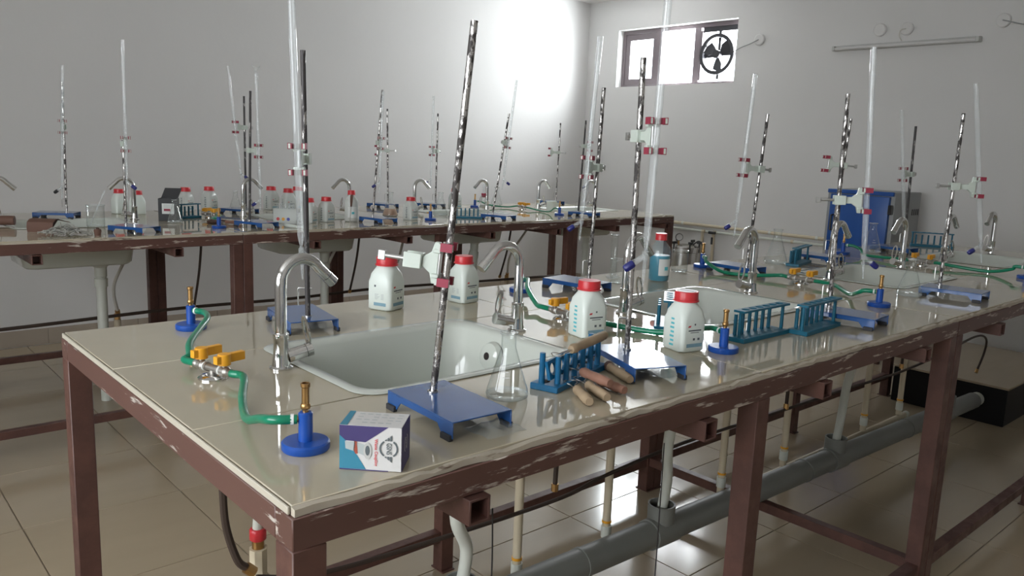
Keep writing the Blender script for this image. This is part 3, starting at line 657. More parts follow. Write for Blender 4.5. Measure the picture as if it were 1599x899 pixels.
# ------------------------------------------------------------------ reagent bottles
def make_bottle(kind):
    """kind: 'label' two printed faces, 'scale' graduations on the left face, 'milky' see-through, 'plain'"""
    t = thing('reagent_bottle', '', 'bottle'); m = 'clear_plastic' if kind == 'milky' else 'plastic_white'
    h = .0345
    rings = [rr(h-.004, h-.004, .012, 0), rr(h, h, .012, .004), rr(h, h, .012, .070), rr(h-.002, h-.002, .014, .078), rr(.0318, .0318, .017, .088), rr(.0275, .0275, .021, .098), rr(.0245, .0245, .0235, .105), rr(.0235, .0235, .0234, .1085)]
    MB().loft(rings).build('body', m, t, sharp=50)
    cap = MB(); n = 40; R0 = []
    for z, r, rib in ((.1088, .0282, 0), (.112, .0282, 0), (.1125, .0262, 1), (.128, .0258, 1), (.1305, .0245, 0)):
        R0.append([((r-(.0006 if rib and k % 2 else 0))*math.cos(2*pi*k/n), (r-(.0006 if rib and k % 2 else 0))*math.sin(2*pi*k/n), z) for k in range(n)])
    cap.loft(R0).build('cap', 'cap_red', t, sharp=30)
    FR = Matrix.Translation((0, -h-.0003, 0)) @ Matrix.Rotation(pi/2, 4, 'X')       # u right, v up on the -y face
    LF = Matrix.Rotation(-pi/2, 4, 'Z') @ FR                                          # the -x face
    q = lambda u0, v0, u1, v1: [(u0, v0), (u1, v0), (u1, v1), (u0, v1)]
    if kind != 'plain':
        flat('label_band', 'print_blue', t, [q(-.021, .012, .0225, .020)], FR)
        flat('label_logo', 'print_red', t, [[(-.020, .056), (-.0125, .0565), (-.011, .0605), (-.0185, .060)]], FR)
        lines = [q(-.018, .0475, .018, .0505), q(-.012, .0435, .012, .045)]+[q(-.004+.013*i, .027, .002+.013*i, .032) for i in range(2)]
        flat('label_print', 'print_dark', t, lines, FR)
        if kind == 'label':
            flat('label_band', 'print_blue', t, [q(-.013, .012, .0225, .020)], LF)
            flat('label_mark', 'print_dark', t, [q(-.012, .058, -.007, .063)], LF)
            flat('label_print', 'print_grey', t, [q(-.010, .028+.003*i, -.002+.003*(i % 3), .029+.003*i) for i in range(5)]+[q(.008, .028+.003*i, .016, .029+.003*i) for i in range(5)], LF)
        else:
            flat('graduations', 'print_teal' if kind == 'scale' else 'print_dark', t, [q(-.006+.002*(i % 2), .012+.0095*i, .007, .0165+.0095*i) for i in range(6)]+[q(-.004, .0695, .006, .0735)], LF)
            flat('label_mark', 'print_dark', t, [q(-.002, .060, .002, .064)], FR)
    return t
PROTO = {}
def place(make, key, x, y, rz, lab, cat, grp, s=1., z=ZT+.0002):
    if key not in PROTO: PROTO[key] = make(); o = PROTO[key]
    else: o = copy_tree(PROTO[key])
    o.location = (x, y, z); o.rotation_euler = (0, 0, rad(rz)); o.scale = (s, s, s); tag(o, lab, cat, grp); return o
def bottle(kind, x, y, rz, s, lab, grp): return place(lambda: make_bottle(kind), kind, x, y, rz, lab, 'bottle', grp, s)
g1, g2 = 'white reagent bottles on the near bench', 'red-capped bottles on the rear bench'
bottle('label', 1.125, 1.735, 22, 1.05, 'white red-capped bottle left of the leaning rod, blue stripe label', g1)
bottle('label', 1.36, 1.712, 8, .98, 'white red-capped bottle right of the leaning rod, by a clamp', g1)
bottle('scale', 1.352, 1.235, -12, 1.0, 'white bottle with teal graduations behind the blue test tube rack', g1)
b4 = bottle('scale', 1.440, 1.027, -12, 1.0, 'white bottle with teal graduations and a white label on its cap', g1)
MB().lathe([(0, .1307), (.0215, .1307), (.0215, .1312), (0, .1312)], 24).build('cap_label', 'cap_label', b4); MB().box((0, 0, .1314), (.003, .03, .0003), Matrix.Rotation(.6, 3, 'Z')).build('cap_stroke', 'print_dark', b4)
for kd, x, y, rz, s, lab in (('plain', 1.296, 4.612, 10, 1.0, 'plain white bottle behind the faucet beside the black box, left one'), ('plain', 1.368, 4.55, 10, .96, 'plain white bottle behind the faucet beside the black box, right one'),
        ('milky', 1.663, 4.66, 30, 1.04, 'cloudy red-capped bottle just right of the black box'), ('milky', 1.81, 4.69, 30, 1.06, 'cloudy red-capped bottle above the yellow gas tap levers'),
        ('milky', 2.18, 4.66, 15, 1.08, 'cloudy red-capped bottle behind the twin rods, leftmost of the group'), ('milky', 2.19, 4.45, 0, 1.08, 'cloudy red-capped bottle behind the clear box with coloured dots'),
        ('milky', 2.34, 4.63, 10, 1.08, 'cloudy red-capped bottle at the back of the group, behind the blackened rod'), ('milky', 2.002, 3.835, 35, 1.0, 'cloudy graduated bottle partly hidden by the blackened rod'),
        ('milky', 2.118, 3.862, 15, 1.02, 'cloudy bottle with a wide red cap and dark stripe on the front edge'), ('milky', 2.632, 3.817, 10, 1.0, 'clear bottle with bright red cap beside a green hose'),
        ('milky', 3.44, 4.45, 10, 1.06, 'red-capped bottle hidden behind the big leaning rod')):
    bottle(kd, x, y, rz, s, lab, g2)
# round bottles: tall clear one and the blue solution
def make_round(liquid, hl):
    t = thing('reagent_bottle', '', 'bottle'); r = .0355
    MB().lathe([(0, .001), (r-.004, .001), (r, .005), (r, .105), (r-.004, .116), (.018, .131), (.0155, .135), (.0155, .139), (0, .139)], 26).build('body', 'bottle_plastic' if liquid == 'blue_liquid' else 'clear_plastic', t, sharp=50)
    if liquid: MB().lathe([(0, .003), (r-.005, .003), (r-.0018, .007), (r-.0018, hl), (0, hl)], 26).build('liquid', liquid, t)
    MB().lathe([(0, .1392), (.0195, .1392), (.0195, .160), (.018, .162), (0, .162)], 24).build('cap', 'cap_red', t)
    m = MB(); n = 10; a0, a1 = rad(-150), rad(-75); P = []
    for k in range(n+1):
        a = a0+(a1-a0)*k/n; P.append([((r+e)*math.cos(a), (r+e)*math.sin(a), z) for e, z in ((.0004, .022), (.0008, .022), (.0008, .078), (.0004, .078))])
    m.loft(P).build('label', 'label_paper', t)
    m = MB(); P = []
    for k in range(6):
        a = rad(-118)+rad(22)*k/5; P.append([((r+e)*math.cos(a), (r+e)*math.sin(a), z) for e, z in ((.0009, .040), (.0012, .040), (.0012, .052), (.0009, .052))])
    m.loft(P).build('label_patch', 'print_teal' if liquid else 'print_grey', t)
    return t
place(lambda: make_round('blue_liquid', .088), 'blue', 2.172, 1.669, 5, 'bottle of blue solution with red cap behind the second sink', 'bottle', None, 1.0)
place(lambda: make_round('amber_liquid', .012), 'tall', 2.258, 3.84, 0, 'tall clear bottle with narrow red cap on the rear bench', 'bottle', None, 1.04)

# ------------------------------------------------------------------ glassware
def make_flask(liquid=None, stopper=False):
    t = thing('conical_flask', '', 'flask')
    prof = [(0, .001), (.033, .001), (.0385, .004), (.0395, .010), (.037, .020), (.016, .088), (.0135, .096), (.0135, .118), (.0165, .1215), (.0165, .124)]
    MB().lathe(prof, 28).build('body', 'glass', t, sharp=60)
    MB().lathe([(.0142, .1205), (.0170, .1215), (.0170, .1240), (.0140, .1245)], 24).build('lip', 'tube_glass', t)
    MB().lathe([(.034, .0012), (.0388, .0045), (.0396, .0095), (.038, .010), (.036, .005)], 28).build('base_rim', 'tube_glass', t)
    if liquid: MB().lathe([(0, .003), (.034, .003), (.0372, .008), (.0355, .020), (.029, .041), (0, .041)], 28).build('liquid', liquid, t)
    if stopper:
        MB().lathe([(0, .114), (.0115, .114), (.0155, .1245), (.0165, .140), (0, .140)], 18).build('stopper', 'pad_red', t)
        MB().cyl((0, 0, .1402), (0, 0, .195), .007, n=10).build('side_tube', 'tube_glass', t)
    else:
        flat('graduations', 'card_white', t, [[(-.006, .0), (.006, .0), (.006, .0012), (-.006, .0012)], [(-.004, .010), (.004, .010), (.004, .0112), (-.004, .0112)]],
             Matrix.Rotation(rad(-48), 4, 'Z') @ Matrix.Translation((0, -.0295, .045)) @ Matrix.Rotation(rad(73), 4, 'X'))
    return t
fk = lambda key, x, y, s, lab, grp, **k: place(lambda: make_flask(**k), key, x, y, 0, lab, 'flask', grp, s)
gf = 'conical flasks on the near bench'; gh = 'conical flasks on the rear bench'
fk('flask', .885, .985, .93, 'empty conical flask nearest the camera, beside the rack of wooden handles', gf)
fk('flask', 2.985, 1.705, 1.15, 'empty conical flask in front of the wall pipes', gf)
fk('flask', 3.82, 1.69, 1.16, 'empty conical flask in front of the oven', gf)
fk('flask', 2.69, 1.05, .98, 'empty conical flask beside the rightmost stand base', gf)
fk('flask', 1.385, 4.03, .92, 'empty conical flask in front of the black box', gh)
fk('flask', 1.955, 4.66, .92, 'small empty conical flask against the long wall', gh)
fk('flask_amber', 2.632, 4.03, 1.16, 'conical flask with brownish liquid on the rear bench', gh, liquid='amber_liquid')
fk('flask', 2.96, 3.975, 1.16, 'empty conical flask left of the low teal rack', gh)
fk('flask_stop', 3.30, 3.97, .98, 'conical flask with maroon stopper on the rear bench', gh, stopper=True)
fk('flask', 3.95, 4.60, 1.1, 'faint empty conical flask under the leaning rear burette', gh)
def make_beaker():
    t = thing('beaker', '', 'beaker')
    MB().lathe([(0, .001), (.027, .001), (.0305, .004), (.0305, .078), (.033, .083)], 26).build('body', 'glass', t, sharp=60)
    MB().lathe([(.0300, .0795), (.0330, .0825), (.0330, .084), (.0305, .0835)], 26).build('rim', 'tube_glass', t)
    MB().lathe([(.026, .0012), (.0305, .0045), (.0308, .0075), (.028, .005)], 26).build('base_rim', 'tube_glass', t)
    return t
bk = lambda x, y, s, lab: place(make_beaker, 'beaker', x, y, 0, lab, 'beaker', 'glass beakers', s)
bk(2.004, 1.70, .95, 'glass beaker left of the large burette stopcock'); bk(2.41, 1.76, .95, 'glass beaker just right of the blue bottle')
bb = bk(1.004, 3.941, 1.22, 'glass beaker with a glass rod on the rear bench'); MB().cyl((-.02, 0, .008), (.038, .01, .135), .0028, n=8).build('stirring_rod', 'tube_glass', bb)
t = thing('plastic_beaker', 'white plastic beaker beside the yellow gas tap on the rear bench', 'beaker', (4.00, 4.06, ZT))
MB().lathe([(0, 0), (.033, 0), (.038, .068), (.041, .072), (.037, .072), (.031, .004), (0, .004)], 24).build('body', 'plastic_white', t); MB().tube([(.037, 0, .06), (.058, 0, .056), (.056, 0, .03), (.035, 0, .02)], .0035, 8).build('handle', 'plastic_white', t)
t = thing('measuring_cylinder', 'slim glass cylinder behind the beaker left of the blue bottle', 'glass', (2.07, 1.785, ZT))
MB().lathe([(0, .001), (.024, .001), (.024, .006), (.012, .010), (.0115, .012), (.0115, .145), (.014, .148)], 20).build('body', 'glass', t); MB().lathe([(.0112, .1455), (.0142, .1475), (.0142, .150), (.0118, .149)], 20).build('rim', 'tube_glass', t)

# ------------------------------------------------------------------ test tube racks
def make_rack(m, n=6, Lr=.20, topped=True):
    t = thing('test_tube_rack', '', 'rack'); Wr = .052; c = Lr/(n+.8)
    MB().span(-Lr/2, Lr/2, -Wr/2, Wr/2, 0, .011).build('base', m, t, bevel=.0012)
    for k in range(n):
        x = (k-(n-1)/2)*c
        MB().cyl((x, .016, .0112), (x, .016, .060), .0048, .0044, 10).build('peg', m, t)
        MB().lathe([(0, .0113), (.0085, .0113), (.0095, .0116), (.0075, .0118), (0, .0114)], 14, (x, -.008, 0)).build('tube_seat', m, t)
    if topped:
        for s in (-1, 1): MB().cyl((s*(Lr/2-.007), -.008, .0112), (s*(Lr/2-.007), -.008, .0703), .0045, .004, 10).build('post', m, t)
        m2 = MB()
        for k in range(n): m2.holed((k-(n-1)/2)*c, -.008, c/2, .0145, .0098, .0705, .0755)
        for s in (-1, 1): m2.span(min(s*c*n/2, s*Lr/2), max(s*c*n/2, s*Lr/2), -.0225, .0065, .0705, .0755)
        m2.build('tube_plate', m, t)
    return t
rk = lambda key, m, x, y, rz, lab, grp='test tube racks on the near bench', **k: place(lambda: make_rack(m, **k), key, x, y, rz, lab, 'rack', grp)
rk('rack', 'rack_teal', 1.700, 1.0, 0, 'teal test tube rack left of the pair, right of the burner')
rk('rack', 'rack_teal', 1.905, .962, 4, 'teal test tube rack beside a stand base, right of the pair')
rk('rackb', 'rack_teal', 1.604, 1.203, 37, 'test tube rack seen end on between the graduated bottles', n=4, Lr=.14)
rk('rack', 'rack_teal', 3.075, 1.65, 14, 'small teal rack left of the oven stand')
rk('rack', 'rack_teal', 4.46, 1.66, -62, 'teal rack on the far right end of the near bench')
rk('rackf', 'rack_teal', 3.02, 3.80, -34, 'low teal rack with bare pegs on the rear bench', 'test tube racks on the rear bench', n=7, topped=False)
rk('rackg', 'rack_teal', 1.535, 4.26, 20, 'teal rack behind the conical flask by the black box', 'test tube racks on the rear bench', n=4, Lr=.12)
# rack heaped with test tube holders: its tube plate has come off one post and leans
t = thing('test_tube_rack', 'blue test tube rack heaped with wooden-handled holders', 'rack', (1.062, 1.005, ZT), rad(17), 'test tube racks on the near bench')
MB().span(-.105, .105, -.028, .028, 0, .012).build('base', 'rack_blue', t, bevel=.0015)
for k in range(6):
    x = -.083+k*.033
    MB().cyl((x, -.016, .0122), (x, -.016, .062), .0056, .005, 12).build('peg', 'rack_blue', t); MB().lathe([(0, .0123), (.009, .0123), (.010, .0126), (.008, .0128), (0, .0124)], 14, (x, .010, 0)).build('tube_seat', 'dark_inside', t)
for x in (-.098, .098): MB().cyl((x, .008, .0122), (x, .008, .068), .0058, .0052, 12).build('post', 'rack_blue', t)
m2 = MB()
for k in range(6): m2.holed((k-2.5)*.033, 0, .0165, .017, .0115, -.003, .003)
pl = m2.build('tube_plate', 'rack_blue', t); pl.location = (.0, -.0035, .043); pl.rotation_euler = (rad(78), rad(-4), 0)
def holder(p, ang, tilt, m, lab, Lh=.078, wire=.07, dark_end=False):
    """wooden handle from p along the heading, wire jaws the other way"""
    t = thing('test_tube_holder', lab, 'holder', p, 0, 'wooden-handled test tube holders'); t.rotation_euler = (0, rad(tilt), rad(ang))
    MB().turned((0, 0, 0), (1, 0, 0), [(0, 0), (.0070, 0), (.0092, .006), (.0092, .014), (.0076, .020), (.0088, .040), (.0092, Lh-.016), (.0074, Lh-.012), (.0086, Lh-.006), (.0070, Lh), (0, Lh)], 14).build('handle', m, t)
    if dark_end: MB().turned((0, 0, 0), (1, 0, 0), [(.0094, .001), (.0099, .002), (.0099, .012), (.0090, .013)], 14).build('ferrule', 'wood_dark', t)
    if wire:
        for s in (-1, 1):
            pts = [(.004, s*.001, 0), (-.02, s*.0035, 0), (-wire*.55, s*.0045, 0), (-wire*.72, s*.011, .002), (-wire*.9, s*.010, .003), (-wire, s*.003, .002)]
            MB().tube(cr(pts, 4), .0011, 6).build('wire_jaw', 'steel_wire', t)
    return t
Z0 = ZT+.0095
holder((1.01, .958, ZT+.073), 9, -5, 'wood', 'wooden holder lying on top of the heaped rack', .112, .05)
holder((1.000, .930, Z0), -119, 0, 'wood', 'pale wooden holder in front of the rack, nearest the bench edge', .074, .045)
holder((1.036, .936, Z0), -112, 0, 'wood', 'pale wooden holder in front of the rack, second from the edge', .078, .045)
holder((1.040, .956, Z0+.019), -100, 0, 'wood_red', 'reddish wooden holder lying over the two pale ones', .082, .04)
holder((1.072, .944, Z0), -96, 0, 'wood_red', 'reddish wooden holder partly under the others', .070, .04)
holder((1.166, 1.004, Z0), -114, 0, 'wood', 'lone wooden holder with dark end between rack and stand base', .100, 0, True)

# ------------------------------------------------------------------ waste coupling box
bx = thing('carton', 'small printed carton reading GSNS Waste Coupling at the bench edge', 'box', (.5013, .8797, ZT+.0003), rad(-45))
BW, BD, BHt = .0816, .056, .0605
MB().span(0, BW, 0, BD, 0, BHt).build('box_body', 'card_white', bx, bevel=.0006)
FM = Matrix.Translation((0, -.0004, 0)) @ Matrix.Rotation(pi/2, 4, 'X')
FN = Matrix.Translation((0, -.0008, 0)) @ Matrix.Rotation(pi/2, 4, 'X')
f = lambda pts: [(u*BW, (1-v)*BHt) for u, v in pts]
flat('purple_panel', 'card_purple', bx, [f([(0, 0), (0, .22), (.1, .34), (.42, .36), (.79, 0)])], FM)
flat('purple_stripe', 'card_purple', bx, [f([(0, .972), (0, 1), (.79, 1), (.79, .98)])], FM)
flat('teal_panel', 'card_teal', bx, [f([(0, .22), (0, .972), (.43, .972), (.29, .67), (.1, .34)])], FM)
def ringpoly(cu, cv, r0, r1, a0, a1, n=14):
    o = [(cu+r1*math.cos(a0+(a1-a0)*k/n), cv+r1*math.sin(a0+(a1-a0)*k/n)) for k in range(n+1)]; i = [(cu+r0*math.cos(a0+(a1-a0)*k/n), cv+r0*math.sin(a0+(a1-a0)*k/n)) for k in range(n+1)]
    return [[o[k], o[k+1], i[k+1], i[k]] for k in range(n)]
lc = (.795*BW, .52*BHt)
flat('brand_ring', 'print_dark', bx, ringpoly(*lc, .0102, .0124, rad(-58), rad(58))+ringpoly(*lc, .0102, .0124, rad(122), rad(238)), FN)
for sgn in (-1, 1):
    bars = []
    for k in range(3): w0 = .0016+.0034*k; bars.append([(lc[0]-.0052+.0035*k, lc[1]+sgn*.0106), (lc[0]-.0026+.0035*k, lc[1]+sgn*.0106), (lc[0]-.0026+.0035*k, lc[1]+sgn*(.0134+.0026*k)), (lc[0]-.0052+.0035*k, lc[1]+sgn*(.0116+.0026*k))])
    flat('brand_wing', 'print_dark', bx, bars, FN)
lettering('GSNS', .0096, 'print_dark', bx, FN @ Matrix.Translation((lc[0]+.0002, lc[1], 0)) @ Matrix.Rotation(-pi/2, 4, 'Z') @ Matrix.Diagonal((.68, 1, 1, 1)), 'brand_lettering')
lettering('Waste Coupling', .0056, 'print_red', bx, FN @ Matrix.Translation((.592*BW, .42*BHt, 0)) @ Matrix.Rotation(-pi/2, 4, 'Z'), 'product_lettering')
G = lambda pts: f(pts)
flat('product_picture', 'print_grey', bx, [G([(.09, .35), (.10, .52), (.24, .57), (.26, .36)]), G([(.28, .37), (.29, .60), (.40, .66), (.42, .42)])], FN)
flat('product_gasket', 'rust_red', bx, [G([(.24, .34), (.23, .55), (.26, .63), (.30, .62), (.29, .36)])], FN)
flat('product_flange', 'fixture_grey', bx, [[(.455*BW+.0054*math.cos(2*pi*k/20), .45*BHt+.0112*math.sin(2*pi*k/20)) for k in range(20)]], FN @ Matrix.Translation((0, 0, .0002)))
flat('product_strainer', 'print_dark', bx, [[(.455*BW+.0030*math.cos(2*pi*k/14), .46*BHt+.0068*math.sin(2*pi*k/14)) for k in range(14)]], FN @ Matrix.Translation((0, 0, .0004)))
SM = Matrix.Translation((BW+.0004, 0, 0)) @ Matrix.Rotation(pi/2, 4, 'Z') @ Matrix.Rotation(pi/2, 4, 'X')
flat('side_panel', 'card_purple', bx, [[(0, 0), (BD, 0), (BD, BHt), (0, BHt)]], SM)
SN = SM @ Matrix.Translation((0, 0, .0003))
flat('side_ring', 'card_white', bx, ringpoly(.027, .031, .0104, .0122, rad(-60), rad(60))+ringpoly(.027, .031, .0104, .0122, rad(120), rad(240)), SN)
lettering('GSNS', .0096, 'card_white', bx, SN @ Matrix.Translation((.027, .031, 0)) @ Matrix.Rotation(-pi/2, 4, 'Z') @ Matrix.Diagonal((.68, 1, 1, 1)), 'side_lettering')
TM = Matrix.Translation((0, 0, BHt+.0004))
flat('top_band', 'card_teal', bx, [[(0, 0), (.010, 0), (.008, BD), (0, BD)]], TM)
flat('top_print', 'print_grey', bx, [[(.016+.0105*i, .012+.011*j), (.016+.0105*i+.007, .012+.011*j), (.016+.0105*i+.007, .0145+.011*j), (.016+.0105*i, .0145+.011*j)] for i in range(6) for j in range(4) if (i*3+j) % 5], TM)

# ------------------------------------------------------------------ odds and ends on the rear bench
t = thing('open_box', 'black carton with its flap open and a white label on the rear bench', 'box', (1.40, 4.16, ZT+.0002), rad(-30))
w2, d2, h2 = .085, .075, .112; th = .0015
b = MB(); b.span(-w2/2, w2/2, -d2/2, -d2/2+th, 0, h2); b.span(-w2/2, w2/2, d2/2-th, d2/2, 0, h2); b.span(-w2/2, -w2/2+th, -d2/2+th, d2/2-th, 0, h2); b.span(w2/2-th, w2/2, -d2/2+th, d2/2-th, 0, h2); b.span(-w2/2, w2/2, -d2/2, d2/2, 0, th)
b.build('box_body', 'box_black', t)
MB().add([(-w2/2, d2/2, h2), (w2/2-.004, d2/2, h2), (w2/2+.012, d2/2+.018, h2+.048), (-w2/2+.016, d2/2+.018, h2+.048)], [(0, 1, 2, 3)]).build('flap', 'box_black', t)
MB().add([(w2/2, -d2/2+.01, h2), (w2/2, d2/2-.01, h2), (w2/2+.026, d2/2-.014, h2+.008), (w2/2+.026, -d2/2+.014, h2+.008)], [(0, 1, 2, 3)]).build('flap', 'box_black', t)
KM = Matrix.Translation((0, -d2/2-.0004, 0)) @ Matrix.Rotation(pi/2, 4, 'X')
flat('label', 'label_paper', t, [[(-.025, .036), (.032, .036), (.032, .088), (-.025, .088)]], KM); flat('label_patch', 'pad_red', t, [[(-.016, .050), (.014, .050), (.014, .062), (-.016, .062)]], KM @ Matrix.Translation((0, 0, .0003)))
flat('label_print', 'print_grey', t, [[(-.016, .068+.006*i), (.022, .068+.006*i), (.022, .070+.006*i), (-.016, .070+.006*i)] for i in range(3)], KM @ Matrix.Translation((0, 0, .0003)))
# torn brown packet and the heap of metal clips spilling out of it
t = thing('torn_packet', 'torn brown card packet lying open beside the metal clips', 'packet', (.775, 3.83, ZT+.0005), rad(-42))
b = MB(); N = 9
prof = [(-.03+.0, .0), (-.034, .02), (-.030, .042), (-.012, .052), (.012, .054)]
b.loft([[(x, y, z) for y, z in prof]+[(x, y+.0015, z+.0015) for y, z in prof[::-1]] for x in (-.055, .055)]).build('card', 'card_brown', t)
b = MB(); b.add([(.02, .012, .055), (.055, .012, .055), (.105, .02, .040), (.085, .035, .044)], [(0, 1, 2, 3)]).build('torn_flap', 'card_brown', t)
m = MB(); rnd = random.Random(3)
for k in range(150):
    r0 = rnd.random()**.7*.075; a = rnd.random()*2*pi; h0 = .004+.045*(1-r0/.08)*rnd.random(); c = Vector((r0*math.cos(a)*1.2, r0*math.sin(a)*.6, h0))
    d = Vector((rnd.uniform(-1, 1), rnd.uniform(-1, 1), rnd.uniform(-.15, .15))).normalized()*.022
    m.tube([c-d, c-d*.2+Vector((0, 0, .004)), c+d], .0017, 4)
o = m.build('wire_clips', 'clip_metal'); o.location = (.82, 3.68, ZT+.003); tag(o, 'loose heap of bright metal wire clips on the rear bench', 'clips', None, 'stuff')
t = thing('paper_roll', 'brown paper roll at the left edge of the rear bench', 'roll', (.66, 4.12, ZT+.026), rad(-25)); MB().tube([(-.10, 0, 0), (.06, 0, 0)], .021, 16).build('roll', 'card_brown', t); MB().tube([(.0601, 0, 0), (.0615, 0, 0)], .016, 14).build('core', 'wood_dark', t)
t = thing('dark_stopper', 'small dark stopper beside the metal clips', 'stopper', (.93, 3.63, ZT)); MB().lathe([(0, 0), (.012, 0), (.015, .02), (.013, .026), (0, .026)], 16).build('plug', 'card_brown', t); MB().lathe([(0, .0262), (.006, .0262), (.006, .032), (0, .032)], 10).build('peg', 'wood_dark', t)
# heap of dark test tube holders beside the tap on the rear bench
for k, (x, y, a, mm, lab) in enumerate(((1.50, 3.92, 10, 'wood_dark', 'dark holder at the left of the rear heap'), (1.53, 3.97, -20, 'wood_dark', 'dark holder across the back of the rear heap'), (1.585, 3.91, -35, 'wood_red', 'reddish holder at the right of the rear heap'))):
    holder((x, y, Z0+.0005), a, 0, mm, lab, .08, .05)
# clear box with three coloured dots
t = thing('plastic_box', 'clear plastic box with red, yellow and blue dots', 'box', (1.885, 3.86, ZT+.0003), rad(-42))
b = MB(); b.span(-.06, .06, -.02, -.0185, 0, .075); b.span(-.06, .06, .0185, .02, 0, .075); b.span(-.06, -.0585, -.0185, .0185, 0, .075); b.span(.0585, .06, -.0185, .0185, 0, .075); b.span(-.06, .06, -.02, .02, -.0002, .0015); b.build('case', 'clear_plastic', t)
for u, mm in ((-.035, 'dot_red'), (-.008, 'dot_yellow'), (.018, 'dot_blue')):
    MB().turned((u, -.0203, .022), (u, -.03, .022), [(0, 0), (.0085, 0), (.0085, .0015), (0, .0015)], 18).build('dot', mm, t)
for k in range(5): MB().cyl((-.042+.02*k, 0, .003), (-.042+.02*k, 0, .100), .007, n=10).build('tube', 'tube_glass', t)
t = thing('white_stick', 'white plastic stick lying at the rear bench edge', 'stick', (1.80, 3.70, ZT+.0085), rad(-78)); MB().turned((0, 0, 0), (1, 0, 0), [(0, 0), (.007, 0), (.008, .02), (.0065, .10), (.008, .13), (0, .132)], 12).build('shaft', 'plastic_white', t); MB().turned((0, 0, 0), (1, 0, 0), [(.0082, .118), (.0086, .119), (.0086, .131), (.008, .132)], 12).build('end_cap', 'card_white', t)
t = thing('screwdriver', 'brown-handled tool leaning on the tall clear bottle', 'tool', (2.197, 3.75, ZT+.004)); d = Vector((.028, .030, .145)).normalized()
t.rotation_euler = d.to_track_quat('Z', 'Y').to_euler()
MB().lathe([(0, 0), (.0016, 0), (.0022, .085), (0, .085)], 8).build('shank', 'steel_wire', t); MB().lathe([(0, .0852), (.0045, .0852), (.006, .095), (.0075, .12), (.008, .145), (.0065, .150), (0, .150)], 12).build('handle', 'card_brown', t)
# crumpled plastic
def film(x, y, w3, d3, h3, lab, seed, z=ZT):
    r3 = random.Random(seed); n = 7; b = MB(); V = []
    for i in range(n):
        for j in range(n):
            u, v = i/(n-1)-.5, j/(n-1)-.5; e = max(0, 1-2*max(abs(u), abs(v)))
            V.append((u*w3+r3.uniform(-1, 1)*w3*.04, v*d3+r3.uniform(-1, 1)*d3*.04, .001+h3*(e**.6)*r3.uniform(.35, 1)))
    b.add(V, [(i*n+j, (i+1)*n+j, (i+1)*n+j+1, i*n+j+1) for i in range(n-1) for j in range(n-1)])
    o = b.build('plastic_bag', 'clear_film', sharp=20); o.location = (x, y, z); tag(o, lab, 'plastic bag', 'crumpled clear plastic bags')
film(.765, .875, .075, .06, .017, 'clear plastic wrap under the nearest stand base', 8)
film(.885, 1.645, .07, .06, .017, 'clear plastic wrap under the stand base behind the nearest faucet', 9)
film(1.245, .93, .07, .06, .017, 'clear plastic wrap under the stand base between the graduated bottles', 10)
film(3.40, 3.90, .20, .16, .05, 'crumpled clear plastic bag right of the stoppered flask', 5)

# ------------------------------------------------------------------ fixtures on the end wall
t = thing('tube_light', 'unlit tube light batten high on the end wall', 'light', (X1-.001, 2.516, 2.124))
MB().span(-.030, 0, -.497, .497, -.018, .018).build('batten', 'fixture_grey', t, bevel=.003)
MB().cyl((-.043, -.475, -.004), (-.043, .475, -.004), .012, n=12).build('tube', 'card_white', t)
for s in (-1, 1): MB().span(-.056, -.030, s*.486-.010, s*.486+.010, -.018, .014).build('end_cap', 'fixture_grey', t, bevel=.002)
for y, z, lab, pts in ((2.692, 2.235, 'round wall box above the left half of the tube light', None), (2.506, 2.228, 'round wall box with a short wire down to the tube light', [(-.02, 0, 0), (-.03, .03, -.01), (-.03, .035, -.05), (-.02, .02, -.082)]),
                      (1.907, 2.231, 'round wall box with a loose wire at the right edge', [(-.02, 0, 0), (-.06, -.06, -.02), (-.08, -.16, -.05), (-.05, -.27, -.055)]), (3.649, 2.238, 'round wall box with the wire of the exhaust fan', [(-.02, 0, 0), (-.035, .06, -.03), (-.04, .14, -.055), (-.02, .205, -.075), (.045, .262, -.08)])):
    t = thing('junction_box', lab, 'wall box', (X1-.001, y, z), 0, 'round junction boxes')
    MB().turned((0, 0, 0), (-1, 0, 0), [(0, 0), (.045, 0), (.045, .012), (.038, .018), (0, .018)], 20).build('cover', 'wall_paint', t)
    if pts: MB().tube(cr(pts, 6), .004, 6).build('wire', 'cable_white' if y > 2 and y < 3 else 'oven_grey', t)
def pipe_thing(name, lab, cat, parts, grp=None):
    t = thing(name, lab, cat, (0, 0, 0), 0, grp)
    for nm, m, pts, r in parts: MB().tube(pts, r, 12).build(nm, m, t)
    return t
zz = [.724, .676]
pipe_thing('wall_pipe', 'upper cream water pipe along the end wall', 'pipe', [('run', 'pvc_cream', [(X1-.022, 5.45, zz[0]), (X1-.022, 2.2, zz[0])], .0135)]+[('clip', 'pvc_white', [(X1-.022, y, zz[0]), (X1-.022, y-.02, zz[0])], .0165) for y in (4.9, 4.25, 3.4, 3.0)])
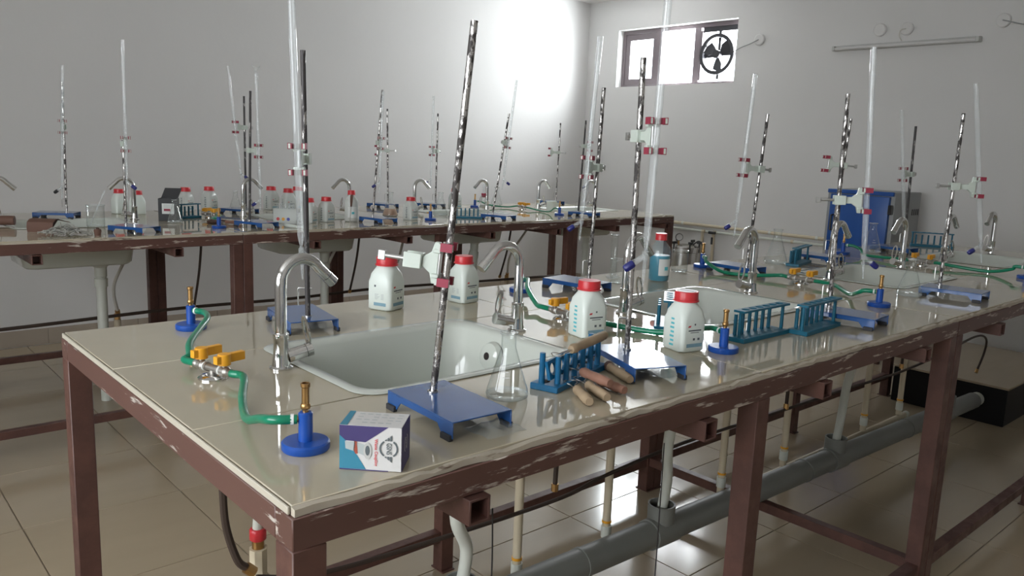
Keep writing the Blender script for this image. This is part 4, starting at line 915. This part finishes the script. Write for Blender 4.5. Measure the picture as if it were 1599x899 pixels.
pipe_thing('wall_pipe', 'lower pale water pipe along the end wall with a dropping branch', 'pipe', [('run', 'pvc_white', [(X1-.022, 5.45, zz[1]), (X1-.022, 2.2, zz[1])], .0115)]+[('clip', 'pvc_cream', [(X1-.022, y, zz[1]), (X1-.022, y-.02, zz[1])], .0145) for y in (4.7, 3.65, 3.2)]+
           [('drop', 'pvc_cream', [(X1-.05, 4.01, zz[1]), (X1-.05, 4.01, .02)], .013), ('drop', 'pvc_cream', [(X1-.05, 3.90, zz[1]), (X1-.05, 3.90, .02)], .013), ('coupling', 'pvc_cream', [(X1-.022, 4.01, zz[1]), (X1-.05, 4.01, zz[1])], .015), ('coupling', 'pvc_cream', [(X1-.022, 3.90, zz[1]), (X1-.05, 3.90, zz[1])], .015),
            ('valve', 'knob_black', [(X1-.075, 3.93, zz[1]+.0), (X1-.075, 3.87, zz[1]+.0)], .012), ('valve', 'knob_black', [(X1-.068, 3.90, zz[1]-.04), (X1-.068, 3.90, zz[1]-.1)], .009)])
# stainless pressure vessel by the end wall
t = thing('pressure_vessel', 'stainless steel pressure vessel with gauge on the floor by the end wall', 'vessel', (5.62, 4.08, 0))
MB().lathe([(0, .0), (.12, .0), (.125, .01), (.125, .50), (.132, .505), (.132, .53), (0, .53)], 32).build('pot', 'stainless', t)
MB().lathe([(0, .5305), (.135, .5305), (.135, .548), (.11, .56), (0, .57)], 32).build('lid', 'stainless', t)
for k in range(6):
    a = 2*pi*k/6; lg = MB().cyl((.132*math.cos(a), .132*math.sin(a), .50), (.132*math.cos(a), .132*math.sin(a), .575), .007, n=8).build('clamp_bolt', 'knob_black', t)
    MB().box((.132*math.cos(a), .132*math.sin(a), .586), (.045, .014, .02), Matrix.Rotation(a, 3, 'Z')).build('wing_knob', 'knob_black', lg)
MB().cyl((-.03, .03, .566), (-.03, .03, .60), .008, n=8).build('gauge_stem', 'brass', t); MB().turned((-.03, .03, .625), (-.7, -.7, .625), [(0, 0), (.032, 0), (.032, .018), (.028, .02), (0, .02)], 20).build('gauge', 'knob_black', t); MB().turned((-.03, .03, .625), (-.7, -.7, .625), [(0, .0205), (.027, .0205), (.027, .0208), (0, .0208)], 20).build('gauge_face', 'card_white', t)
MB().tube(cr([(.06, -.06, .566), (.05, -.12, .60), (.0, -.20, .56), (-.01, -.24, .40), (0, -.22, .03)], 6), .006, 8).build('power_lead', 'cable_black', t)

# ------------------------------------------------------------------ oven on its stand
t = thing('oven_stand', 'brown steel stand under the blue oven', 'stand', (5.50, 2.42, 0))
for x in (-.25, .25):
    for y in (-.22, .22): MB().span(x-.015, x+.015, y-.015, y+.015, 0, .595).build('leg', 'brown_steel', t)
MB().span(-.28, .28, -.25, .25, .595, .615).build('shelf_top', 'brown_steel', t)
t = thing('laboratory_oven', 'grey laboratory oven with a blue door against the end wall', 'oven', (5.50, 2.42, .6155))
MB().span(-.27, .13, -.225, .225, .02, .51).build('cabinet', 'oven_grey', t, bevel=.006, seg=2)
for x in (-.22, .08):
    for y in (-.18, .18): MB().cyl((x, y, 0), (x, y, .0195), .016, n=10).build('foot', 'knob_black', t)
d_ = MB().span(-.302, -.2705, -.20, .19, .075, .48).build('door', 'oven_blue', t, bevel=.004, seg=2)
MB().span(-.29, -.2705, -.22, .22, .485, .512).build('top_trim', 'oven_blue', t, bevel=.003)
MB().span(-.285, -.2705, -.2, .19, .025, .07).build('control_panel', 'knob_black', t)
for y in (-.12, .0, .12): MB().turned((-.2852, y, .047), (-1, y, .047), [(0, 0), (.014, 0), (.012, .014), (0, .014)], 12).build('dial', 'oven_grey', t)
for z in (.14, .40): MB().span(-.312, -.275, -.222, -.2005, z-.03, z+.03).build('hinge', 'knob_black', t, bevel=.003)
MB().tube([(-.302, .16, .24), (-.33, .16, .24), (-.33, .16, .34), (-.302, .16, .34)], .007, 8).build('handle', 'knob_black', d_)
b = MB()
for k in range(4): b.span(.0+.03*k, .018+.03*k, -.2265, -.2252, .36, .40)
b.build('louvres', 'knob_black', t)

# ------------------------------------------------------------------ plumbing and cables under the benches
GY = 1.35
t = thing('drain_pipe', 'grey drain pipe with open sockets under the near bench', 'pipe', (0, 0, 0))
def pz(x): return .234-.0274*(x-.45)      # it falls towards the far end
def prun(x0, x1, r): return MB().tube([(x0, GY, pz(x0)), (x1, GY, pz(x1))], r, 18)
prun(.45, 4.43, .041).build('run', 'pvc_grey', t)
SOCK = (1.09, 1.85, 2.94, 4.06)
for x in SOCK:
    s_ = prun(x-.055, x+.055, .046).build('tee', 'pvc_grey', t)
    MB().lathe([(.034, .026), (.041, .032), (.041, .086), (.036, .086), (.036, .036)], 18, (x, GY, pz(x))).build('socket', 'pvc_grey', s_)
for x in (.9, 1.5, 2.3, 2.7, 3.6): prun(x, x+.012, .0435).build('joint_ring', 'pvc_grey', t)
prun(4.4305, 4.49, .035).build('end_cap', 'pvc_white', t); MB().tube([(4.4905, GY-.01, pz(4.49)), (4.50, GY-.01, pz(4.5))], .012, 12).build('outlet', 'pvc_white', t)
WL = ('white flexible drain tube dropping under the front of the box', 'white flexible drain tube into the middle grey socket', 'white drain tube under the third sink', 'white drain tube under the far right sink')
for xs, lab, x in zip(S_F, WL, SOCK):
    t = thing('drain_tube', lab, 'drain tube', (0, 0, 0), 0, 'drain tubes under the near bench')
    xd = xs+.10 if xs < 1.5 else xs-.10; a = Vector((xd, FY, ZT-.262)); MB().tube(cr([a, a+Vector((0, 0, -.05)), ((xd+x)/2-.006, FY+.01, .46), (x+.012, GY-.004, pz(x)+.16), (x, GY, pz(x)+.058)], 6), .0155, 12).build('tubing', 'pvc_white', t)
    MB().tube([a+Vector((0, 0, -.004)), a+Vector((0, 0, -.03))], .024, 14).build('collar', 'pvc_white', t)
for i, (x, lab) in enumerate(((1.345, 'first cream riser pipe right of the nearest drain tube'), (1.70, 'cream riser pipe left of the middle grey socket'), (2.29, 'cream riser pipe behind the middle front leg'), (2.70, 'cream riser pipe under the third sink'), (3.36, 'cream riser pipe behind the rightmost front leg, left one'), (3.72, 'cream riser pipe behind the rightmost front leg, right one'))):
    y = 1.432; t = thing('riser_pipe', lab, 'pipe', (x, y, 0), 0, 'cream riser pipes under the near bench')
    MB().tube([(0, 0, .1655), (0, 0, .62)], .0125, 12).build('pipe', 'pvc_cream', t)
    MB().tube([(0, 0, .19), (0, 0, .225)], .0155, 12).build('coupling', 'pvc_white', t); MB().tube([(0, 0, .235), (0, 0, .242)], .0145, 12).build('tape', 'tap_yellow', t)
    MB().tube([(0, 0, .6202), (0, 0, .65)], .0155, 12).build('connector', 'brass' if i > 2 else 'pvc_cream', t)
    fx = min((.652, 1.258, 1.628, 2.254, 2.752, 3.376, 3.806, 4.42), key=lambda q: abs(q-x))-x
    MB().tube(cr([(0, 0, .6502), (fx*.3, -.01, .70), (fx, -.05, .78), (fx, -.072, .856)], 5), .006, 8).build('braided_hose', 'cable_white', t)
t = thing('supply_pipe', 'cream water supply pipe lying behind the grey drain pipe', 'pipe', (0, 0, 0))
MB().tube([(.64, 1.432, .152), (3.8, 1.432, .152)], .0125, 12).build('run', 'pvc_cream', t)
for x in (.64, 3.8): MB().tube([(x-.012, 1.432, .152), (x+.012, 1.432, .152)], .0155, 12).build('end_cap', 'pvc_white', t)
t = thing('riser_pipe', 'cream riser with red connector below the near left end of the bench', 'pipe', (.630, 1.425, -.06), 0, 'cream riser pipes under the near bench')
MB().tube([(0, 0, .061), (0, 0, .545)], .0125, 12).build('pipe', 'pvc_cream', t); MB().tube([(0, 0, .50), (0, 0, .56)], .018, 8).build('coupling', 'pvc_cream', t); MB().tube([(0, 0, .5605), (0, 0, .577)], .012, 10).build('nipple', 'brass', t)
MB().tube([(0, 0, .5775), (0, 0, .602)], .0175, 8).build('connector', 'cap_red', t, bevel=.003); MB().tube(cr([(0, 0, .6022), (0, -.01, .66), (.003, -.03, .78), (.003, -.06, .916)], 5), .0105, 10).build('braided_hose', 'pvc_white', t)
def cable(name, lab, pts, r, m, grp='cables and tubes under the benches'):
    t = thing(name, lab, 'cable', (0, 0, 0), 0, grp); P = cr(pts, 6); MB().tube(P, r, 8).build('line', m, t)
    MB().tube([P[-1], P[-1]+(P[-1]-P[-2]).normalized()*.02], r*1.5, 8).build('end_fitting', 'brass' if m != 'cable_black' else m, t)
cable('gas_line', 'brown gas line strung under the whole near bench', [(.61, 1.388, .46), (.753, 1.388, .42), (1.07, 1.388, .401), (1.453, 1.388, .393), (1.629, 1.388, .412), (1.982, 1.388, .428), (2.5, 1.388, .42), (3.079, 1.388, .414), (3.559, 1.388, .404), (4.026, 1.388, .42), (4.45, 1.388, .45), (4.62, 1.388, .42), (4.67, 1.40, .34), (4.63, 1.41, .245)], .0055, 'cable_brown')
cable('gas_line', 'brown gas line hanging below the near left end of the bench', [(.545, 1.4, .864), (.547, 1.4, .76), (.551, 1.4, .671), (.556, 1.4, .58), (.572, 1.39, .51), (.588, 1.386, .489)], .0075, 'cable_brown')
for x, lab in ((1.43, 'short brown gas drop under the nearest half of the bench'), (2.60, 'brown gas drop behind the middle front leg'), (3.575, 'brown gas drop beside the rightmost front leg')): cable('gas_line', lab, [(x, 1.388, .856), (x+.003, 1.388, .6), (x, 1.388, .44)], .0065, 'cable_brown')
cable('gas_line', 'brown gas line strung under the whole rear bench', [(.2, 4.42, .36), (.68, 4.42, .352), (1.5, 4.42, .37), (2.2, 4.42, .362), (2.79, 4.42, .372), (3.6, 4.42, .352), (4.58, 4.42, .33)], .009, 'cable_brown')
for x, lab in ((1.60, 'brown gas drop under the rear bench beside the doubled leg'), (2.58, 'brown gas drop behind the bottles under the rear bench'), (3.84, 'brown gas drop under the right part of the rear bench')): cable('gas_line', lab, [(x+.02, 4.30, .864), (x+.012, 4.34, .6), (x, 4.40, .385)], .007, 'cable_brown')
for x, lab in ((1.268, 'grey hose from the leftmost rear sink'), (.635, 'grey hose at the left edge under the rear bench'), (2.49, 'grey hose beside the second rear sink'), (2.96, 'grey hose sloping to the third rear sink'), (3.578, 'grey hose right of the third rear sink'), (4.055, 'grey hose left of the last rear sink'), (4.6645, 'grey hose right of the last rear sink')):
    cable('water_hose', lab, [(x, 4.27, .856), (x, 4.31, .79), (x, 4.36, .72), (x+.04*math.sin(x*9)-.02, 4.47, .52), (x-.03, 4.53, .37)], .0085, 'cable_white')
    t = thing('riser_pipe', lab.replace('grey hose', 'cream riser pipe below the hose'), 'pipe', (x-.03, 4.535, 0), 0, 'cream riser pipes under the rear bench')
    MB().tube([(0, 0, 0), (0, 0, .30)], .014, 12).build('pipe', 'pvc_cream', t); MB().tube([(0, 0, .27), (0, 0, .32)], .018, 12).build('coupling', 'pvc_cream', t); MB().tube([(0, 0, .3202), (0, 0, .352)], .016, 6).build('connector', 'brass', t)
for x, lab in zip(S_B, ('white waste pipe below the leftmost rear sink', 'white waste pipe below the second rear sink', 'white waste pipe below the third rear sink', 'white waste pipe below the last rear sink')):
    t = thing('waste_pipe', lab, 'pipe', (x+.12, BY, 0), 0, 'waste pipes under the rear bench'); MB().tube([(0, 0, .0), (0, 0, ZT-.262)], .024, 14).build('pipe', 'pvc_white', t); MB().tube([(0, 0, ZT-.31), (0, 0, ZT-.27)], .03, 14).build('coupling', 'pvc_white', t)
# black faced plinth on the floor
t = thing('plinth', 'low black-sided plinth with beige tile top under the bench end', 'plinth', (5.0, 1.505, 0))
MB().span(-.49, .49, -.284, .284, 0, .195).build('side', 'black_stone', t, bevel=.003); MB().span(-.495, .495, -.289, .289, .1955, .207).build('tile_slab', 'floor_tile', t, bevel=.001)
# thin loose wires on the near bench frame
cable('loose_wire', 'thin twisted wire hanging from the nearest cross tube', [(.70, .80, .80), (.703, .80, .70), (.698, .80, .60), (.704, .80, .48), (.69, .80, .35)], .0012, 'cable_black')
cable('loose_wire', 'thin wire hanging from the apron near the middle leg', [(1.09, .80, .81), (1.092, .80, .6), (1.09, .80, .35)], .0012, 'cable_black')
